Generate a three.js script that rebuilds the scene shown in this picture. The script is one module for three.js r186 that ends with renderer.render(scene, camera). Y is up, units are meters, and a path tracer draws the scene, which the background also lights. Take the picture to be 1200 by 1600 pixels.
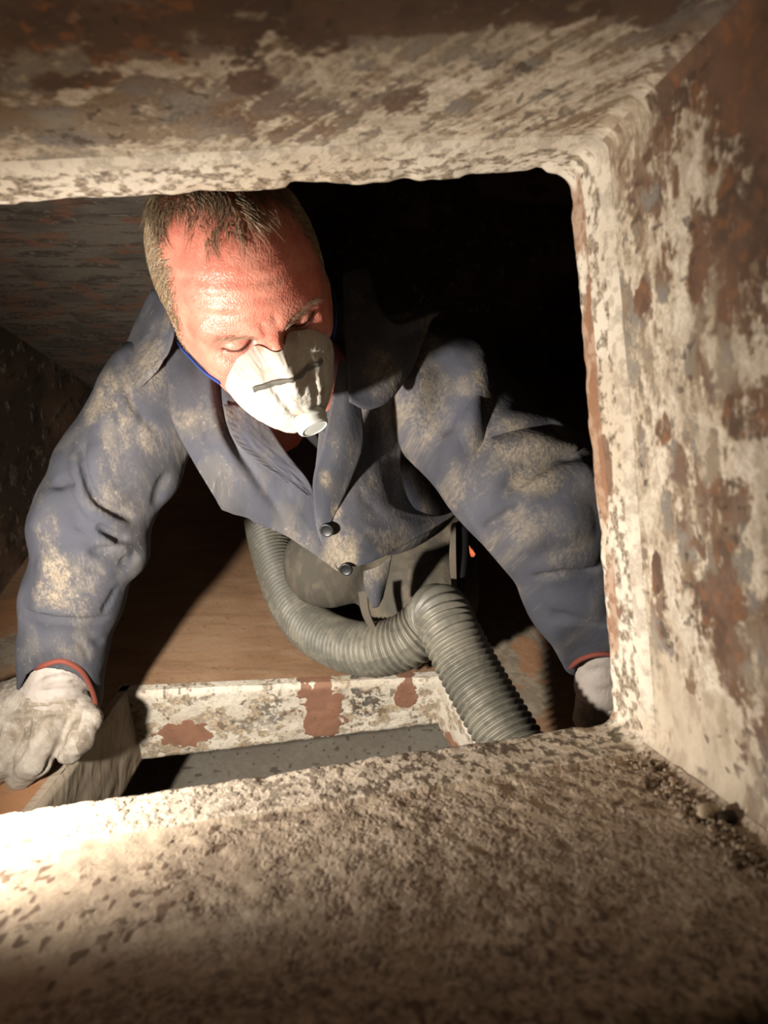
import * as THREE from 'three';
import { mergeGeometries, mergeVertices } from 'three/addons/utils/BufferGeometryUtils.js';
import { RoundedBoxGeometry } from 'three/addons/geometries/RoundedBoxGeometry.js';

// ------------------------------------------------------------------ camera, light, exposure
const F = 1232, PITCH = Math.PI / 6, EYE = 0.85;              // focal length in pixels of the 1200 x 1600 frame
const scene = new THREE.Scene();
scene.background = new THREE.Color(0x000000);
const camera = new THREE.PerspectiveCamera(2 * Math.atan(800 / F) * 180 / Math.PI, 0.75, 0.02, 20);
camera.position.set(0, EYE, 0);
camera.rotation.set(-PITCH, 0, 0);
camera.focus = 0.9;
camera.userData.fStop = 7;
camera.updateMatrixWorld(true);
scene.add(camera);
const renderer = new THREE.WebGLRenderer({ antialias: true });
renderer.toneMapping = THREE.LinearToneMapping;
renderer.toneMappingExposure = 1.0;
renderer.shadowMap.enabled = true;

const CAM = camera.matrixWorld.clone();
const V3 = (x, y, z) => new THREE.Vector3(x, y, z);
const W = (x, y, z) => V3(x, y, z).applyMatrix4(CAM);          // from eye axes (right, up, back) to world
const LAMP_AT = W(-0.42, -0.170, -0.435);
function lampLight(intensity, angle, penumbra, to) {           // one torch: a wide spill and the brighter core of its beam
  const l = new THREE.SpotLight(0xfff5e8, intensity, 0, angle, penumbra, 2);
  l.position.copy(LAMP_AT); l.target.position.copy(to);
  l.castShadow = true; l.shadow.radius = 1.0; l.shadow.mapSize.set(2048, 2048); l.shadow.camera.near = 0.02;
  scene.add(l, l.target);
  return l;
}
lampLight(2.95, 1.17, 1.0, W(0.13, -0.01, -1.155));
lampLight(2.35, 0.76, 1.0, W(-0.13, -0.14, -1.2));

// ------------------------------------------------------------------ helpers
function rng(seed) { let a = seed >>> 0; return () => { a = (a + 0x6D2B79F5) >>> 0; let t = a; t = Math.imul(t ^ (t >>> 15), t | 1); t ^= t + Math.imul(t ^ (t >>> 7), t | 61); return ((t ^ (t >>> 14)) >>> 0) / 4294967296; }; }
const PERM = new Uint8Array(512), RV = new Float32Array(256);
{ const r = rng(7); const p = [...Array(256).keys()]; for (let i = 255; i > 0; i--) { const j = Math.floor(r() * (i + 1)); [p[i], p[j]] = [p[j], p[i]]; } for (let i = 0; i < 512; i++) PERM[i] = p[i & 255]; for (let i = 0; i < 256; i++) RV[i] = r(); }
const sm = (t) => t * t * (3 - 2 * t);
function noise2(x, y) {
  const xi = Math.floor(x), yi = Math.floor(y), fx = sm(x - xi), fy = sm(y - yi), X = xi & 255, Y = yi & 255;
  const a = PERM[X] + Y, b = PERM[X + 1] + Y;
  const v00 = RV[PERM[a]], v10 = RV[PERM[b]], v01 = RV[PERM[a + 1]], v11 = RV[PERM[b + 1]];
  return (v00 + (v10 - v00) * fx) * (1 - fy) + (v01 + (v11 - v01) * fx) * fy;
}
function noise3(x, y, z) {
  const zi = Math.floor(z), fz = sm(z - zi), o0 = PERM[zi & 255], o1 = PERM[(zi + 1) & 255];
  return noise2(x + o0 * 1.37, y + o0 * 2.11) * (1 - fz) + noise2(x + o1 * 1.37, y + o1 * 2.11) * fz;
}
function fbm(x, y, n = 5) { let s = 0, a = 0.5, t = 0; for (let i = 0; i < n; i++) { s += a * noise2(x, y); t += a; a *= 0.55; x = x * 2.03 + 17.1; y = y * 2.03 + 5.3; } return s / t; }
function fbm3(x, y, z, n = 3) { let s = 0, a = 0.5, t = 0; for (let i = 0; i < n; i++) { s += a * noise3(x, y, z); t += a; a *= 0.55; x = x * 2.03 + 7.1; y = y * 2.03 + 5.3; z = z * 2.03 + 3.1; } return s / t; }
const clamp = (x, a = 0, b = 1) => Math.min(b, Math.max(a, x));
const step = (a, b, x) => sm(clamp((x - a) / (b - a)));
const mix = (a, b, t) => a + (b - a) * t;
const mix3 = (a, b, t) => [mix(a[0], b[0], t), mix(a[1], b[1], t), mix(a[2], b[2], t)];
const toS = (c) => { c = clamp(c); return Math.round(255 * (c <= 0.0031308 ? 12.92 * c : 1.055 * Math.pow(c, 1 / 2.4) - 0.055)); };

// a colour map and a relief map computed from f(u, v in metres) -> [r, g, b (linear), height 0..1, roughness]
function paint(w, h, W_, H_, f) {
  const c = new Uint8Array(w * h * 4), b = new Uint8Array(w * h * 4);
  for (let y = 0; y < h; y++) for (let x = 0; x < w; x++) {
    const q = f((x + 0.5) / w * W_, (y + 0.5) / h * H_), i = 4 * (y * w + x), g = Math.round(255 * clamp(q[3]));
    c[i] = toS(q[0]); c[i + 1] = toS(q[1]); c[i + 2] = toS(q[2]); c[i + 3] = 255;
    b[i] = b[i + 1] = b[i + 2] = g; b[i + 3] = 255;
  }
  const mk = (d, srgb) => { const t = new THREE.DataTexture(d, w, h); t.magFilter = THREE.LinearFilter; t.minFilter = THREE.LinearMipmapLinearFilter; t.generateMipmaps = true; t.wrapS = t.wrapT = THREE.RepeatWrapping; if (srgb) t.colorSpace = THREE.SRGBColorSpace; t.needsUpdate = true; return t; };
  return { map: mk(c, true), bumpMap: mk(b, false) };
}
const mat = (o) => new THREE.MeshStandardMaterial({ roughness: 0.8, metalness: 0, side: THREE.DoubleSide, ...o });

const names = {};
function numbered(n) { const k = names[n] = (names[n] ?? -1) + 1; return k ? `${n}_${String(k).padStart(3, '0')}` : n; }
function thing(name, label, category, at = [0, 0, 0], group) {
  const g = new THREE.Group(); g.name = numbered(name); g.position.set(...at); scene.add(g);
  g.userData = { label, category }; if (group) g.userData.group = group;
  g.updateMatrixWorld(true);
  return g;
}
// geometry is given in world axes; it is moved into the parent's axes
function obj(name, geo, material, parent = scene, label) {
  const m = new THREE.Mesh(geo, material); m.name = parent === scene ? numbered(name) : name;
  m.castShadow = m.receiveShadow = true;
  if (parent !== scene) { const p = V3(); parent.getWorldPosition(p); geo.translate(-p.x, -p.y, -p.z); }
  parent.add(m);
  if (label) m.userData.label = label;
  return m;
}
function struct(name, geo, material, parent = scene) { const m = obj(name, geo, material, parent); if (parent === scene) m.userData.kind = 'structure'; return m; }
// a grid surface: f(i / nu, j / nv) -> Vector3, uv(i / nu, j / nv) -> [u, v]
function grid(nu, nv, f, uv = (a, b) => [a, b], flip = false) {
  const p = [], t = [], ix = [];
  for (let j = 0; j <= nv; j++) for (let i = 0; i <= nu; i++) { const q = f(i / nu, j / nv); p.push(q.x, q.y, q.z); t.push(...uv(i / nu, j / nv)); }
  for (let j = 0; j < nv; j++) for (let i = 0; i < nu; i++) { const a = j * (nu + 1) + i, b = a + 1, c = a + nu + 1, d = c + 1; flip ? ix.push(a, c, b, b, c, d) : ix.push(a, b, c, b, d, c); }
  const g = new THREE.BufferGeometry(); g.setAttribute('position', new THREE.Float32BufferAttribute(p, 3)); g.setAttribute('uv', new THREE.Float32BufferAttribute(t, 2)); g.setIndex(ix); g.computeVertexNormals();
  return g;
}
const px = (x, y, d) => V3((x - 600) / F * d, (800 - y) / F * d, -d);      // a point in eye axes
// ------------------------------------------------------------------ hatch axes (eye axes): U right, N towards the viewer, VV up
const HN = V3(0.13895534, -0.04635524, 0.98921312), HU = V3(0.98517583, 0.10794309, -0.13332993), HV = V3(-0.10059819, 0.99307577, 0.06066733);
const TR = V3(0.14760956, 0.2684403, -0.62), HH = 0.4455, HW = 0.76, HD = 0.325;
const hat = (u, v, n) => TR.clone().addScaledVector(HU, u).addScaledVector(HV, v).addScaledVector(HN, n);
// where the ray through a pixel meets one of the shaft's faces -> (along, depth)
function onWall(wall, x, y) {
  const d = px(x, y, 1), nrm = wall === 'right' ? HU : HV, off = wall === 'bottom' ? hat(0, -HH, 0) : hat(0, 0, 0);
  const t = off.dot(nrm) / d.dot(nrm), p = d.multiplyScalar(t).sub(TR);
  return [wall === 'right' ? p.dot(HV) : p.dot(HU), p.dot(HN)];
}
// cream paint flaking to grey primer and rust; th: how much is gone
const CREAM = [0.57, 0.485, 0.375], PALE = [0.68, 0.61, 0.505], GREY = [0.22, 0.20, 0.175], RUST = [0.155, 0.078, 0.043], DARK = [0.055, 0.035, 0.022], ORANGE = [0.29, 0.115, 0.04], DUST = [0.40, 0.315, 0.22];
const blobs = (list) => (u, n, wob) => { let m = 0; for (const [bu, bn, ru, rn, a] of list) { const d = Math.hypot((u - bu) / ru, (n - bn) / rn) + wob; m = Math.max(m, a * step(1.15, 0.75, d)); } return m; };
const wallBlobs = (wall, list) => blobs(list.map(([x, y, ru, rn, a = 1]) => [...onWall(wall, x, y), ru, rn, a]));

const topRust = wallBlobs('top', [[390, 130, 0.014, 0.022], [110, 140, 0.03, 0.012], [330, 40, 0.12, 0.025], [60, 50, 0.15, 0.035], [640, 170, 0.012, 0.02, .7], [800, 20, 0.1, 0.02]]);
const topPale = wallBlobs('top', [[290, 118, 0.045, 0.012], [165, 130, 0.012, 0.01], [115, 155, 0.01, 0.01], [420, 240, 0.35, 0.012, 0.8], [700, 170, 0.10, 0.05, .65], [820, 150, 0.1, 0.06, .7], [520, 140, 0.07, 0.04, .5], [380, 38, .012, .006], [100, 245, .2, .012, .7]]);
const topGrey = wallBlobs('top', [[200, 190, 0.14, 0.03, .8], [440, 165, .03, .012], [380, 215, .05, .014, .7], [760, 110, .05, .015]]);
const rightRust = wallBlobs('right', [[1165, 330, 0.05, 0.05], [1170, 200, .06, .05], [1120, 470, .02, .012], [1165, 650, .016, .02], [1110, 930, .035, .03, .9], [1130, 1000, .03, .022, .8], [1020, 900, .014, .008], [920, 480, .03, .007], [930, 620, .05, .008], [945, 720, .025, .008], [1035, 665, .012, .01], [1000, 470, .012, .012], [1135, 800, .02, .02, .7], [965, 920, .02, .006], [1130, 60, .05, .08]]);
const rightPale = wallBlobs('right', [[1040, 580, .06, .03, .8], [950, 450, .05, .012], [955, 560, .05, .01], [955, 660, .04, .008], [1070, 340, .05, .02, .8], [1185, 540, .04, .03], [1180, 770, .06, .03, .8], [1050, 960, .03, .03, .8], [1100, 1070, .03, .02, .8], [970, 860, .09, .02, .8], [1000, 790, .06, .03, .6], [940, 370, .03, .02, .8]]);
const rightClean = wallBlobs('right', [[1030, 1100, .05, .05], [1090, 1180, .05, .06], [1010, 1040, .02, .03, .9]]);
const botDark = wallBlobs('bottom', [[430, 1355, .02, .008], [860, 1330, .12, .02, .5], [1060, 1210, .02, .02, .8], [1040, 1240, .02, .015, .7], [660, 1420, .2, .02, .5], [700, 1530, .3, .02, .6], [150, 1570, .2, .012, .8], [380, 1540, .05, .012, .8], [60, 1575, .10, .010], [300, 1565, .09, .010], [340, 1515, .016, .007], [470, 1500, .03, .007], [250, 1400, .03, .008, .5], [440, 1375, .008, .012, .9], [430, 1270, .03, .004], [300, 1420, .05, .008, .5], [40, 1440, .012, .006], [190, 1430, .006, .005], [820, 1550, .1, .02, .5]]);

function peel(u, n, wall) {
  const w = (fbm(u * 60 + 3, n * 60 + 8, 4) - 0.5), wob = w * 1.6;
  const fine = fbm(u * 260 + 40, n * 260, 3), grain = fbm(u * 520 + 7, n * 520 + 3, 2), mid = fbm(u * 42 + 11, n * 42 + 3, 5), big = fbm(u * 9 + 2, n * 9, 3);
  let c, h;
  if (wall === 'bottom') {
    const rough = clamp(0.10 + 1.0 * step(-0.46 + w * .3, -0.10 + w * .3, u) * step(0.0, 0.10, n) + 0.5 * step(0.24, 0.34, n));
    c = mix3(DUST, [0.41, 0.34, 0.255], step(0.4, 0.7, big)); c = mix3(c, [0.29, 0.22, 0.155], step(0.36, 0.66, mid) * 0.9); c = mix3(c, [0.33, 0.255, 0.185], clamp(rough) * .4); c = mix3(c, [0.50, 0.425, 0.33], step(0.45, 0.7, grain) * 0.22);
    const rl = 0.18 + 0.82 * clamp(rough); h = 0.5 + 0.10 * (mid - 0.5) + 0.25 * (grain - 0.5) * rl;
    const clump = 0.7 * fbm(u * 330 + 4, n * 190, 4) + 0.3 * grain;
    const g1 = step(0.52, 0.32, clump) * rough; c = mix3(c, [0.10, 0.065, 0.042], g1 * 0.8); h -= 0.22 * g1;
    const g2 = step(0.52, 0.70, fbm(u * 400 + 30, n * 230, 3)) * rough; c = mix3(c, [0.50, 0.41, 0.305], g2 * 0.65); h += 0.2 * g2;
    const sp = step(0.30, 0.16, noise2(u * 200 + 2, n * 150 + w * 2)) * step(0.45, 0.7, noise2(u * 21 + 6, n * 24)); c = mix3(c, [0.10, 0.055, 0.03], sp * 0.85); h -= 0.15 * sp;
    const bd = botDark(u, n, wob) * step(0.66, 0.34, fine * .5 + mid * .5 + grain * .3 - .15); c = mix3(c, [0.10, 0.06, 0.04], bd * 0.8); h -= bd * 0.15;
    if (n < 0.06) { const e = step(0.42, 0.66, fbm(u * 190, n * 130 + 5, 5)); c = mix3(mix3(mix3(PALE, CREAM, .5), DUST, step(.4, .6, grain) * .5), mix3([0.17, 0.12, 0.08], [0.12, 0.10, 0.07], big), e * clamp(0.12 + 1.0 * step(-0.50, -0.1, u))); h = 0.55 - 0.25 * e + .2 * (grain - .5); const line = step(0.010, 0.0, Math.abs(n - 0.050 + w * 0.03)) * step(0.42, .62, mid); c = mix3(c, [0.13, 0.08, 0.05], line * .75); h -= line * .2; }
  } else {
    const dia = wall === 'top' ? fbm((u - n * 0.62) * 120, n * 26 + u * 6, 5) : 0, dn = wall === 'top' ? step(-0.40, -0.18, u) : 0;
    const along = wall === 'right' ? fbm(u * 34, n * 110, 5) : mix(fbm(u * 46, n * 80, 5), dia, dn);
    const pale = wall === 'top' ? topPale(u, n, wob) : rightPale(u, n, wob), rust = wall === 'top' ? topRust(u, n, wob * 1.4) : rightRust(u, n, wob * 1.5);
    const grey = wall === 'top' ? topGrey(u, n, wob) : 0, clean = wall === 'right' ? rightClean(u, n, wob * .7) : 0;
    const k = 0.46 * along + 0.30 * mid + 0.24 * fine + 0.15 * pale - 0.12 * rust - 0.08 * grey + 0.2 * clean - (wall === 'top' ? 0.04 : 0.012);
    let under = mix3(mix3(GREY, [0.23, 0.165, 0.105], step(.4, .6, mid)), RUST, wall === 'top' ? step(0.48, 0.66, big) * .55 : step(0.42, 0.62, fbm(u * 30 + 50, n * 30, 4)) * .8); under = mix3(under, DARK, step(0.46, 0.70, grain * .5 + along * .5) * 0.6);
    const p = step(0.42, 0.57, k);
    let top = mix3([0.44, 0.36, 0.26], CREAM, step(0.48, 0.56, k)); top = mix3(top, PALE, step(0.56, 0.66, k)); top = mix3(top, [0.36, 0.29, 0.21], step(0.48, 0.70, grain) * 0.45);
    if (clean) top = mix3(top, [0.50, 0.415, 0.31], clean * 0.8);
    c = mix3(under, top, p); h = 0.32 + 0.36 * p + 0.2 * (fine - 0.5) + .14 * (grain - .5);
    c = mix3(c, [0.24, 0.165, 0.10], step(.46, .70, fbm(u * 70 + 33, n * 110, 5)) * .45); c = mix3(c, [0.36, 0.30, 0.22], step(.44, .66, fbm(u * 26 + 3, n * 44 + 60, 4)) * .40);
    const r2 = rust * step(0.66, 0.46, k + .02); c = mix3(c, mix3(mix3(wall === 'top' ? [0.125, 0.072, 0.045] : RUST, [0.08, 0.045, 0.028], step(.4, .65, mid)), ORANGE, step(0.52, 0.75, fbm(u * 120, n * 120 + 9, 3)) * (wall === 'top' ? (Math.abs(u + 0.31) < 0.04 ? 0.9 : 0.15) : 0.5)), r2 * 0.9); h = mix(h, 0.25 + 0.25 * fine, r2);
    const spk = step(0.24, 0.10, noise2(u * 150, n * 150 + w * 4)) * step(.5, .66, noise2(u * 33, n * 33 + 4)); c = mix3(c, DARK, spk * 0.7); h -= spk * 0.15;
    if (n < 0.062) { const e = step(0.40, 0.64, fbm(u * 150 + 7, n * 140 + 5, 5)); c = mix3(mix3(CREAM, PALE, step(.4, .6, big)), mix3([0.27, 0.205, 0.135], DARK, step(.45, .65, grain)), e * (n < 0.045 ? 0.85 : 0.4)); h = 0.55 - 0.25 * e + .2 * (grain - .5); const rr = wall === 'right' ? rust * step(.64, .46, mid) : 0; c = mix3(c, RUST, rr * .9); if (wall === 'right' && n < 0.016) c = mix3(c, [0.30, 0.15, 0.08], step(.40, .56, fbm(u * 24, n * 40 + 2, 3)) * .7); }
  }
  return [c[0], c[1], c[2], h];
}
// profile of the coaming plate: (depth n, outward o)
const PROFILE = []; { const add = (n, o) => PROFILE.push([n, o]); add(-0.014, 0.10); add(-0.014, 0.05); add(-0.014, 0.012); add(-0.0125, 0.005); add(-0.009, 0.0012); add(-0.004, 0); for (let n = 0; n <= 0.0561; n += 0.004) add(n, 0); add(0.06, 0.001); add(0.063, 0.003); for (let n = 0.067; n < HD - 0.01; n += 0.004) add(n, 0.0035); add(HD - 0.006, 0.005); add(HD - 0.002, 0.010); add(HD, 0.018); add(HD, 0.05); add(HD, 0.10); }
const RC = 0.013;
function coamingSide(wall) {
  // corners in (u, v); the side runs a -> b with the opening on its inner side
  const cs = { top: [[-HW, 0], [0, 0], [0, 1]], right: [[0, 0], [0, -HH], [1, 0]], bottom: [[0, -HH], [-HW, -HH], [0, -1]], left: [[-HW, -HH], [-HW, 0], [-1, 0]] }[wall];
  const [a, b, o] = cs, len = Math.hypot(b[0] - a[0], b[1] - a[1]), t = [(b[0] - a[0]) / len, (b[1] - a[1]) / len];
  const S = []; for (let k = 0; k <= 5; k++) { const g = Math.PI / 4 * (1 - k / 5); S.push({ s: RC - RC * Math.sin(g), o: -RC + RC * Math.cos(g), dir: [o[0] * Math.cos(g) - t[0] * Math.sin(g), o[1] * Math.cos(g) - t[1] * Math.sin(g)] }); }
  const n = Math.round((len - 2 * RC) / 0.004); for (let k = 1; k < n; k++) S.push({ s: RC + (len - 2 * RC) * k / n, o: 0, dir: o });
  for (let k = 0; k <= 5; k++) { const g = Math.PI / 4 * (k / 5); S.push({ s: len - RC + RC * Math.sin(g), o: -RC + RC * Math.cos(g), dir: [o[0] * Math.cos(g) + t[0] * Math.sin(g), o[1] * Math.cos(g) + t[1] * Math.sin(g)] }); }
  const P = PROFILE, nu = S.length - 1, nv = P.length - 1;
  const at = (i, j) => {
    const q = S[i], pn = P[j][0], po = wall === 'left' ? Math.min(P[j][1], 0.04) : P[j][1]; let bx = a[0] + t[0] * q.s + o[0] * q.o, by = a[1] + t[1] * q.s + o[1] * q.o;
    const L = wall === 'right' || wall === 'left' ? by : bx;
    const edge = step(0, 0.02, q.s) * step(len, len - 0.02, q.s);
    let d = po + 0.003 * (fbm(L * 14 + 3, pn * 14, 3) - 0.5) + 0.0015 * (fbm(L * 70, pn * 60 + 7, 3) - 0.5) * (pn > -0.013 ? 1 : 0);
    let dn = 0; if (pn < 0.006 && pn > -0.0135) { const e = fbm(L * 90 + 31, 2.5, 3) - 0.5; d += 0.004 * e * edge; dn = 0.003 * (fbm(L * 60, 9, 3) - 0.5); }
    if (wall === 'bottom' && pn > 0.06 && pn < HD - .01) d += 0.003 * (fbm(L * 120, pn * 110, 2) - 0.5) * step(-0.6, -0.1, L);
    if (wall === 'top' && pn < .02 && pn > -.0135) { d += 0.005 * step(0.55, 0.8, noise2(L * 38, 4.2)) * step(-.45, -.2, L); }
    bx += q.dir[0] * d; by += q.dir[1] * d;
    return hat(bx, by, pn + dn).applyMatrix4(CAM);
  };
  const uv = (i, j) => { const q = S[i]; const L = wall === 'right' || wall === 'left' ? a[1] + t[1] * q.s : a[0] + t[0] * q.s; let nn = P[j][0]; if (j < 3) nn -= P[j][1]; if (j > nv - 3) nn += P[j][1]; return [L, nn]; };
  const p = [], tt = [], ix = [];
  for (let j = 0; j <= nv; j++) for (let i = 0; i <= nu; i++) { const q = at(i, j); p.push(q.x, q.y, q.z); const [u, v] = uv(i, j); tt.push(u / 0.82, (v + 0.02) / 0.36); }
  for (let j = 0; j < nv; j++) for (let i = 0; i < nu; i++) { const A = j * (nu + 1) + i, B = A + 1, C = A + nu + 1, D = C + 1; ix.push(A, C, B, B, C, D); }
  const g = new THREE.BufferGeometry(); g.setAttribute('position', new THREE.Float32BufferAttribute(p, 3)); g.setAttribute('uv', new THREE.Float32BufferAttribute(tt, 2)); g.setIndex(ix); g.computeVertexNormals();
  return g;
}
const coamAt = hat(-0.3, -HH, 0).applyMatrix4(CAM);
const coaming = thing('hatch_coaming', 'rusty steel hatch coaming with flaking cream paint framing the whole view', 'hatch frame', coamAt.toArray());
const coamMats = {};
for (const wall of ['top', 'right', 'bottom']) {
  const tex = paint(1320, 640, 0.82, 0.36, (u, v) => peel(u - 0.82, v - 0.02, wall));
  coamMats[wall] = mat({ map: tex.map, bumpMap: tex.bumpMap, bumpScale: wall === 'bottom' ? 0.0015 : 0.0018, roughness: 0.82 });
}
coamMats.left = coamMats.right;
for (const wall of ['top', 'right', 'bottom', 'left']) obj('coaming_plate', coamingSide(wall), coamMats[wall], coaming, { top: 'upper coaming plate with scraped pale paint', right: 'right coaming plate with rust and cream paint', bottom: 'lower coaming plate covered in gritty dust', left: 'left coaming plate' }[wall]);

// ------------------------------------------------------------------ the tank
function tankWall(s1, s2) { return (u, v) => { const m = fbm(u * 5 * s1, v * 5 * s2, 5), f = fbm(u * 60 * s1 + 9, v * 60 * s2, 4), st = fbm(u * 16 * s1 + v * 9, v * 70 * s2, 4); let c = mix3([0.07, 0.048, 0.032], [0.20, 0.125, 0.075], step(.35, .65, m)); const p = step(.58, .66, f * .5 + st * .5); c = mix3(c, [0.36, 0.30, 0.23], p * .7); c = mix3(c, [0.02, 0.012, 0.008], step(.55, .7, st) * .6); return [c[0], c[1], c[2], .4 + .3 * p + .2 * (f - .5)]; }; }
const tw = paint(512, 512, 1.2, 1.2, tankWall(1, 1));
const tankMat = mat({ map: tw.map, bumpMap: tw.bumpMap, bumpScale: 0.003, roughness: 0.85 });
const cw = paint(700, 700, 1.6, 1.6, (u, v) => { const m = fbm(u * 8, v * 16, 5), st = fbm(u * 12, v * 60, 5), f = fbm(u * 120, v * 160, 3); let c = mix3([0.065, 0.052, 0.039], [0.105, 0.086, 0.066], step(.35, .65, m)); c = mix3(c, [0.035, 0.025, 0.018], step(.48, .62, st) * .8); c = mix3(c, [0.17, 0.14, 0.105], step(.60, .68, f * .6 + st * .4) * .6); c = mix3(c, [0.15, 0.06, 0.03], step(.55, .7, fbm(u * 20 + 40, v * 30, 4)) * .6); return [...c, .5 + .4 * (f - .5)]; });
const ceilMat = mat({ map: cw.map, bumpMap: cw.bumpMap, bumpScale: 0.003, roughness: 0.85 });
function slab(w, h, d, x, y, z, s = 1.2) { const g = new THREE.BoxGeometry(w, h, d), p = g.attributes.position, n = g.attributes.normal, t = g.attributes.uv; for (let i = 0; i < p.count; i++) { const a = [p.getX(i), p.getY(i), p.getZ(i)], m = [Math.abs(n.getX(i)), Math.abs(n.getY(i)), Math.abs(n.getZ(i))]; const [u, v] = m[0] > .5 ? [a[2], a[1]] : m[1] > .5 ? [a[0], a[2]] : [a[0], a[1]]; t.setXY(i, u / s, v / s); } g.translate(x, y, z); return g; }
const LX = -0.70, RX = 0.95, BZ = -2.3, CY = 1.45, PIT = -0.36;
struct('wall_left', slab(0.04, 2.0, 2.7, LX - 0.02, 0.5, -1.0), tankMat);
struct('wall_right', slab(0.04, 2.0, 2.7, RX + 0.02, 0.5, -1.0), tankMat);
struct('wall_back', slab(1.73, 2.0, 0.04, (LX + RX) / 2, 0.5, BZ - 0.02), tankMat);
struct('ceiling', slab(1.65, 0.04, 2.0, (LX + RX) / 2, CY + 0.02, -1.3), tankMat);
{ // plating overhead on the left, falling away toward the back
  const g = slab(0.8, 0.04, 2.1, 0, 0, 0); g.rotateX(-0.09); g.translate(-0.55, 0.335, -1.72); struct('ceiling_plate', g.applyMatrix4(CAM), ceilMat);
}
// bulkhead that carries the hatch, in the plane of its far rim, with the opening cut out
{
  const s = new THREE.Shape([[-1.1, -1.0], [0.85, -1.0], [0.85, 0.55], [-1.1, 0.55]].map(([x, y]) => new THREE.Vector2(x, y)));
  const m = 0.03; s.holes.push(new THREE.Path([[-HW - m, -HH - m], [-HW - m, m], [m, m], [m, -HH - m]].map(([x, y]) => new THREE.Vector2(x, y))));
  const g = new THREE.ExtrudeGeometry(s, { depth: 0.016, bevelEnabled: false });
  const M = new THREE.Matrix4().makeBasis(HU, HV, HN).setPosition(hat(0, 0, -0.013)); g.applyMatrix4(CAM.clone().multiply(M));
  struct('wall_front', g, tankMat);
}
// floor plate with its own rectangular opening; corners on the plate in (x, z)
const FL = [-0.394, -0.911], FR = [0.086, -0.944], NL = [-0.462, -0.655], NR = [0.185, -0.655];
const FT = 0.014;
function brownPlate(u, v) {
  const m = fbm(u * 7 + 3, v * 7, 4), st = fbm(u * 9, v * 90 + 4, 4), f = fbm(u * 200, v * 200, 3);
  let c = mix3([0.235, 0.135, 0.072], [0.31, 0.19, 0.11], step(.3, .7, m)); c = mix3(c, [0.15, 0.08, 0.042], step(.46, .74, st) * .35); c = mix3(c, [0.34, 0.24, 0.155], step(.5, .75, fbm(u * 14 + 20, v * 60, 4)) * .35); c = mix3(c, [0.08, 0.045, 0.03], step(.70, .80, f) * .35);
  return [c[0], c[1], c[2], .5 + .12 * (st - .5) + .25 * (f - .5)];
}
const FW = 1.8;
// paint left on the plate right of the opening and dust beside the left hand
const floorBlob = (x, y) => { const q = (y - 800) / F, d = EYE / (q * Math.cos(PITCH) + 0.5); return [(x - 600) / F * d, d * (q * 0.5 - Math.cos(PITCH))]; };
const fGrey = blobs([[815, 1010, .05, .09], [770, 990, .03, .06], [830, 1090, .04, .04], [20, 1015, .05, .06], [150, 1150, .06, .10]].map(([x, y, a, b]) => [...floorBlob(x, y), a, b, 1]));
const fOrange = blobs([[825, 1020, .02, .05], [85, 1250, .015, .03], [20, 1260, .06, .06], [780, 880, .05, .08], [20, 960, .05, .05]].map(([x, y, a, b]) => [...floorBlob(x, y), a, b, 1]));
const fl = paint(1400, 1400, FW, FW, (a, b) => { const u = a - 0.75, v = -b; const q = brownPlate(u, v), w = (fbm(u * 40, v * 40, 4) - .5) * 1.8; const g = fGrey(u, v, w); let c = mix3([q[0], q[1], q[2]], mix3([0.30, 0.26, 0.20], [0.22, .19, .14], step(.4, .6, fbm(u * 90, v * 90, 3))), g * .85); c = mix3(c, [0.36, 0.17, 0.075], fOrange(u, v, w) * .7); return [c[0], c[1], c[2], q[3] + g * .15]; });
const floorMat = mat({ map: fl.map, bumpMap: fl.bumpMap, bumpScale: 0.002, roughness: 0.7 });
{
  const s = new THREE.Shape([[LX, 2.3], [RX, 2.3], [RX, 0.2], [LX, 0.2]].map(([x, y]) => new THREE.Vector2(x, y)));
  s.holes.push(new THREE.Path([[FL[0] - 0.017, FL[1] - 0.015], [FR[0] + 0.018, FR[1] - 0.015], [NR[0] + 0.018, NR[1]], [NL[0] - 0.018, NL[1]]].map(([x, z]) => new THREE.Vector2(x, -z))));
  const g = new THREE.ExtrudeGeometry(s, { depth: FT, bevelEnabled: false }); g.rotateX(-Math.PI / 2); g.translate(0, -FT, 0);
  const p = g.attributes.position, t = g.attributes.uv; for (let i = 0; i < p.count; i++) t.setXY(i, (p.getX(i) + 0.75) / FW, -p.getZ(i) / FW);
  struct('floor', g, floorMat);
}
// bottom of the space below the plate
const bt = paint(512, 512, 0.6, 0.6, (u, v) => { const m = fbm(u * 9, v * 9, 4), f = fbm(u * 160, v * 160, 3); const c = mix3([0.30, 0.27, 0.22], [0.24, 0.21, 0.165], step(.35, .65, m * .7 + f * .3)); const sp = step(.16, .1, noise2(u * 110, v * 110)); return [...mix3(c, [.08, .06, .045], sp * .7), .5 + .4 * (f - .5)]; });
struct('tank_bottom', slab(1.65, 0.03, 1.9, (LX + RX) / 2, PIT - 0.015, -1.2, 0.6), mat({ map: bt.map, bumpMap: bt.bumpMap, bumpScale: 0.0015, roughness: 0.9 }));
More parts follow.
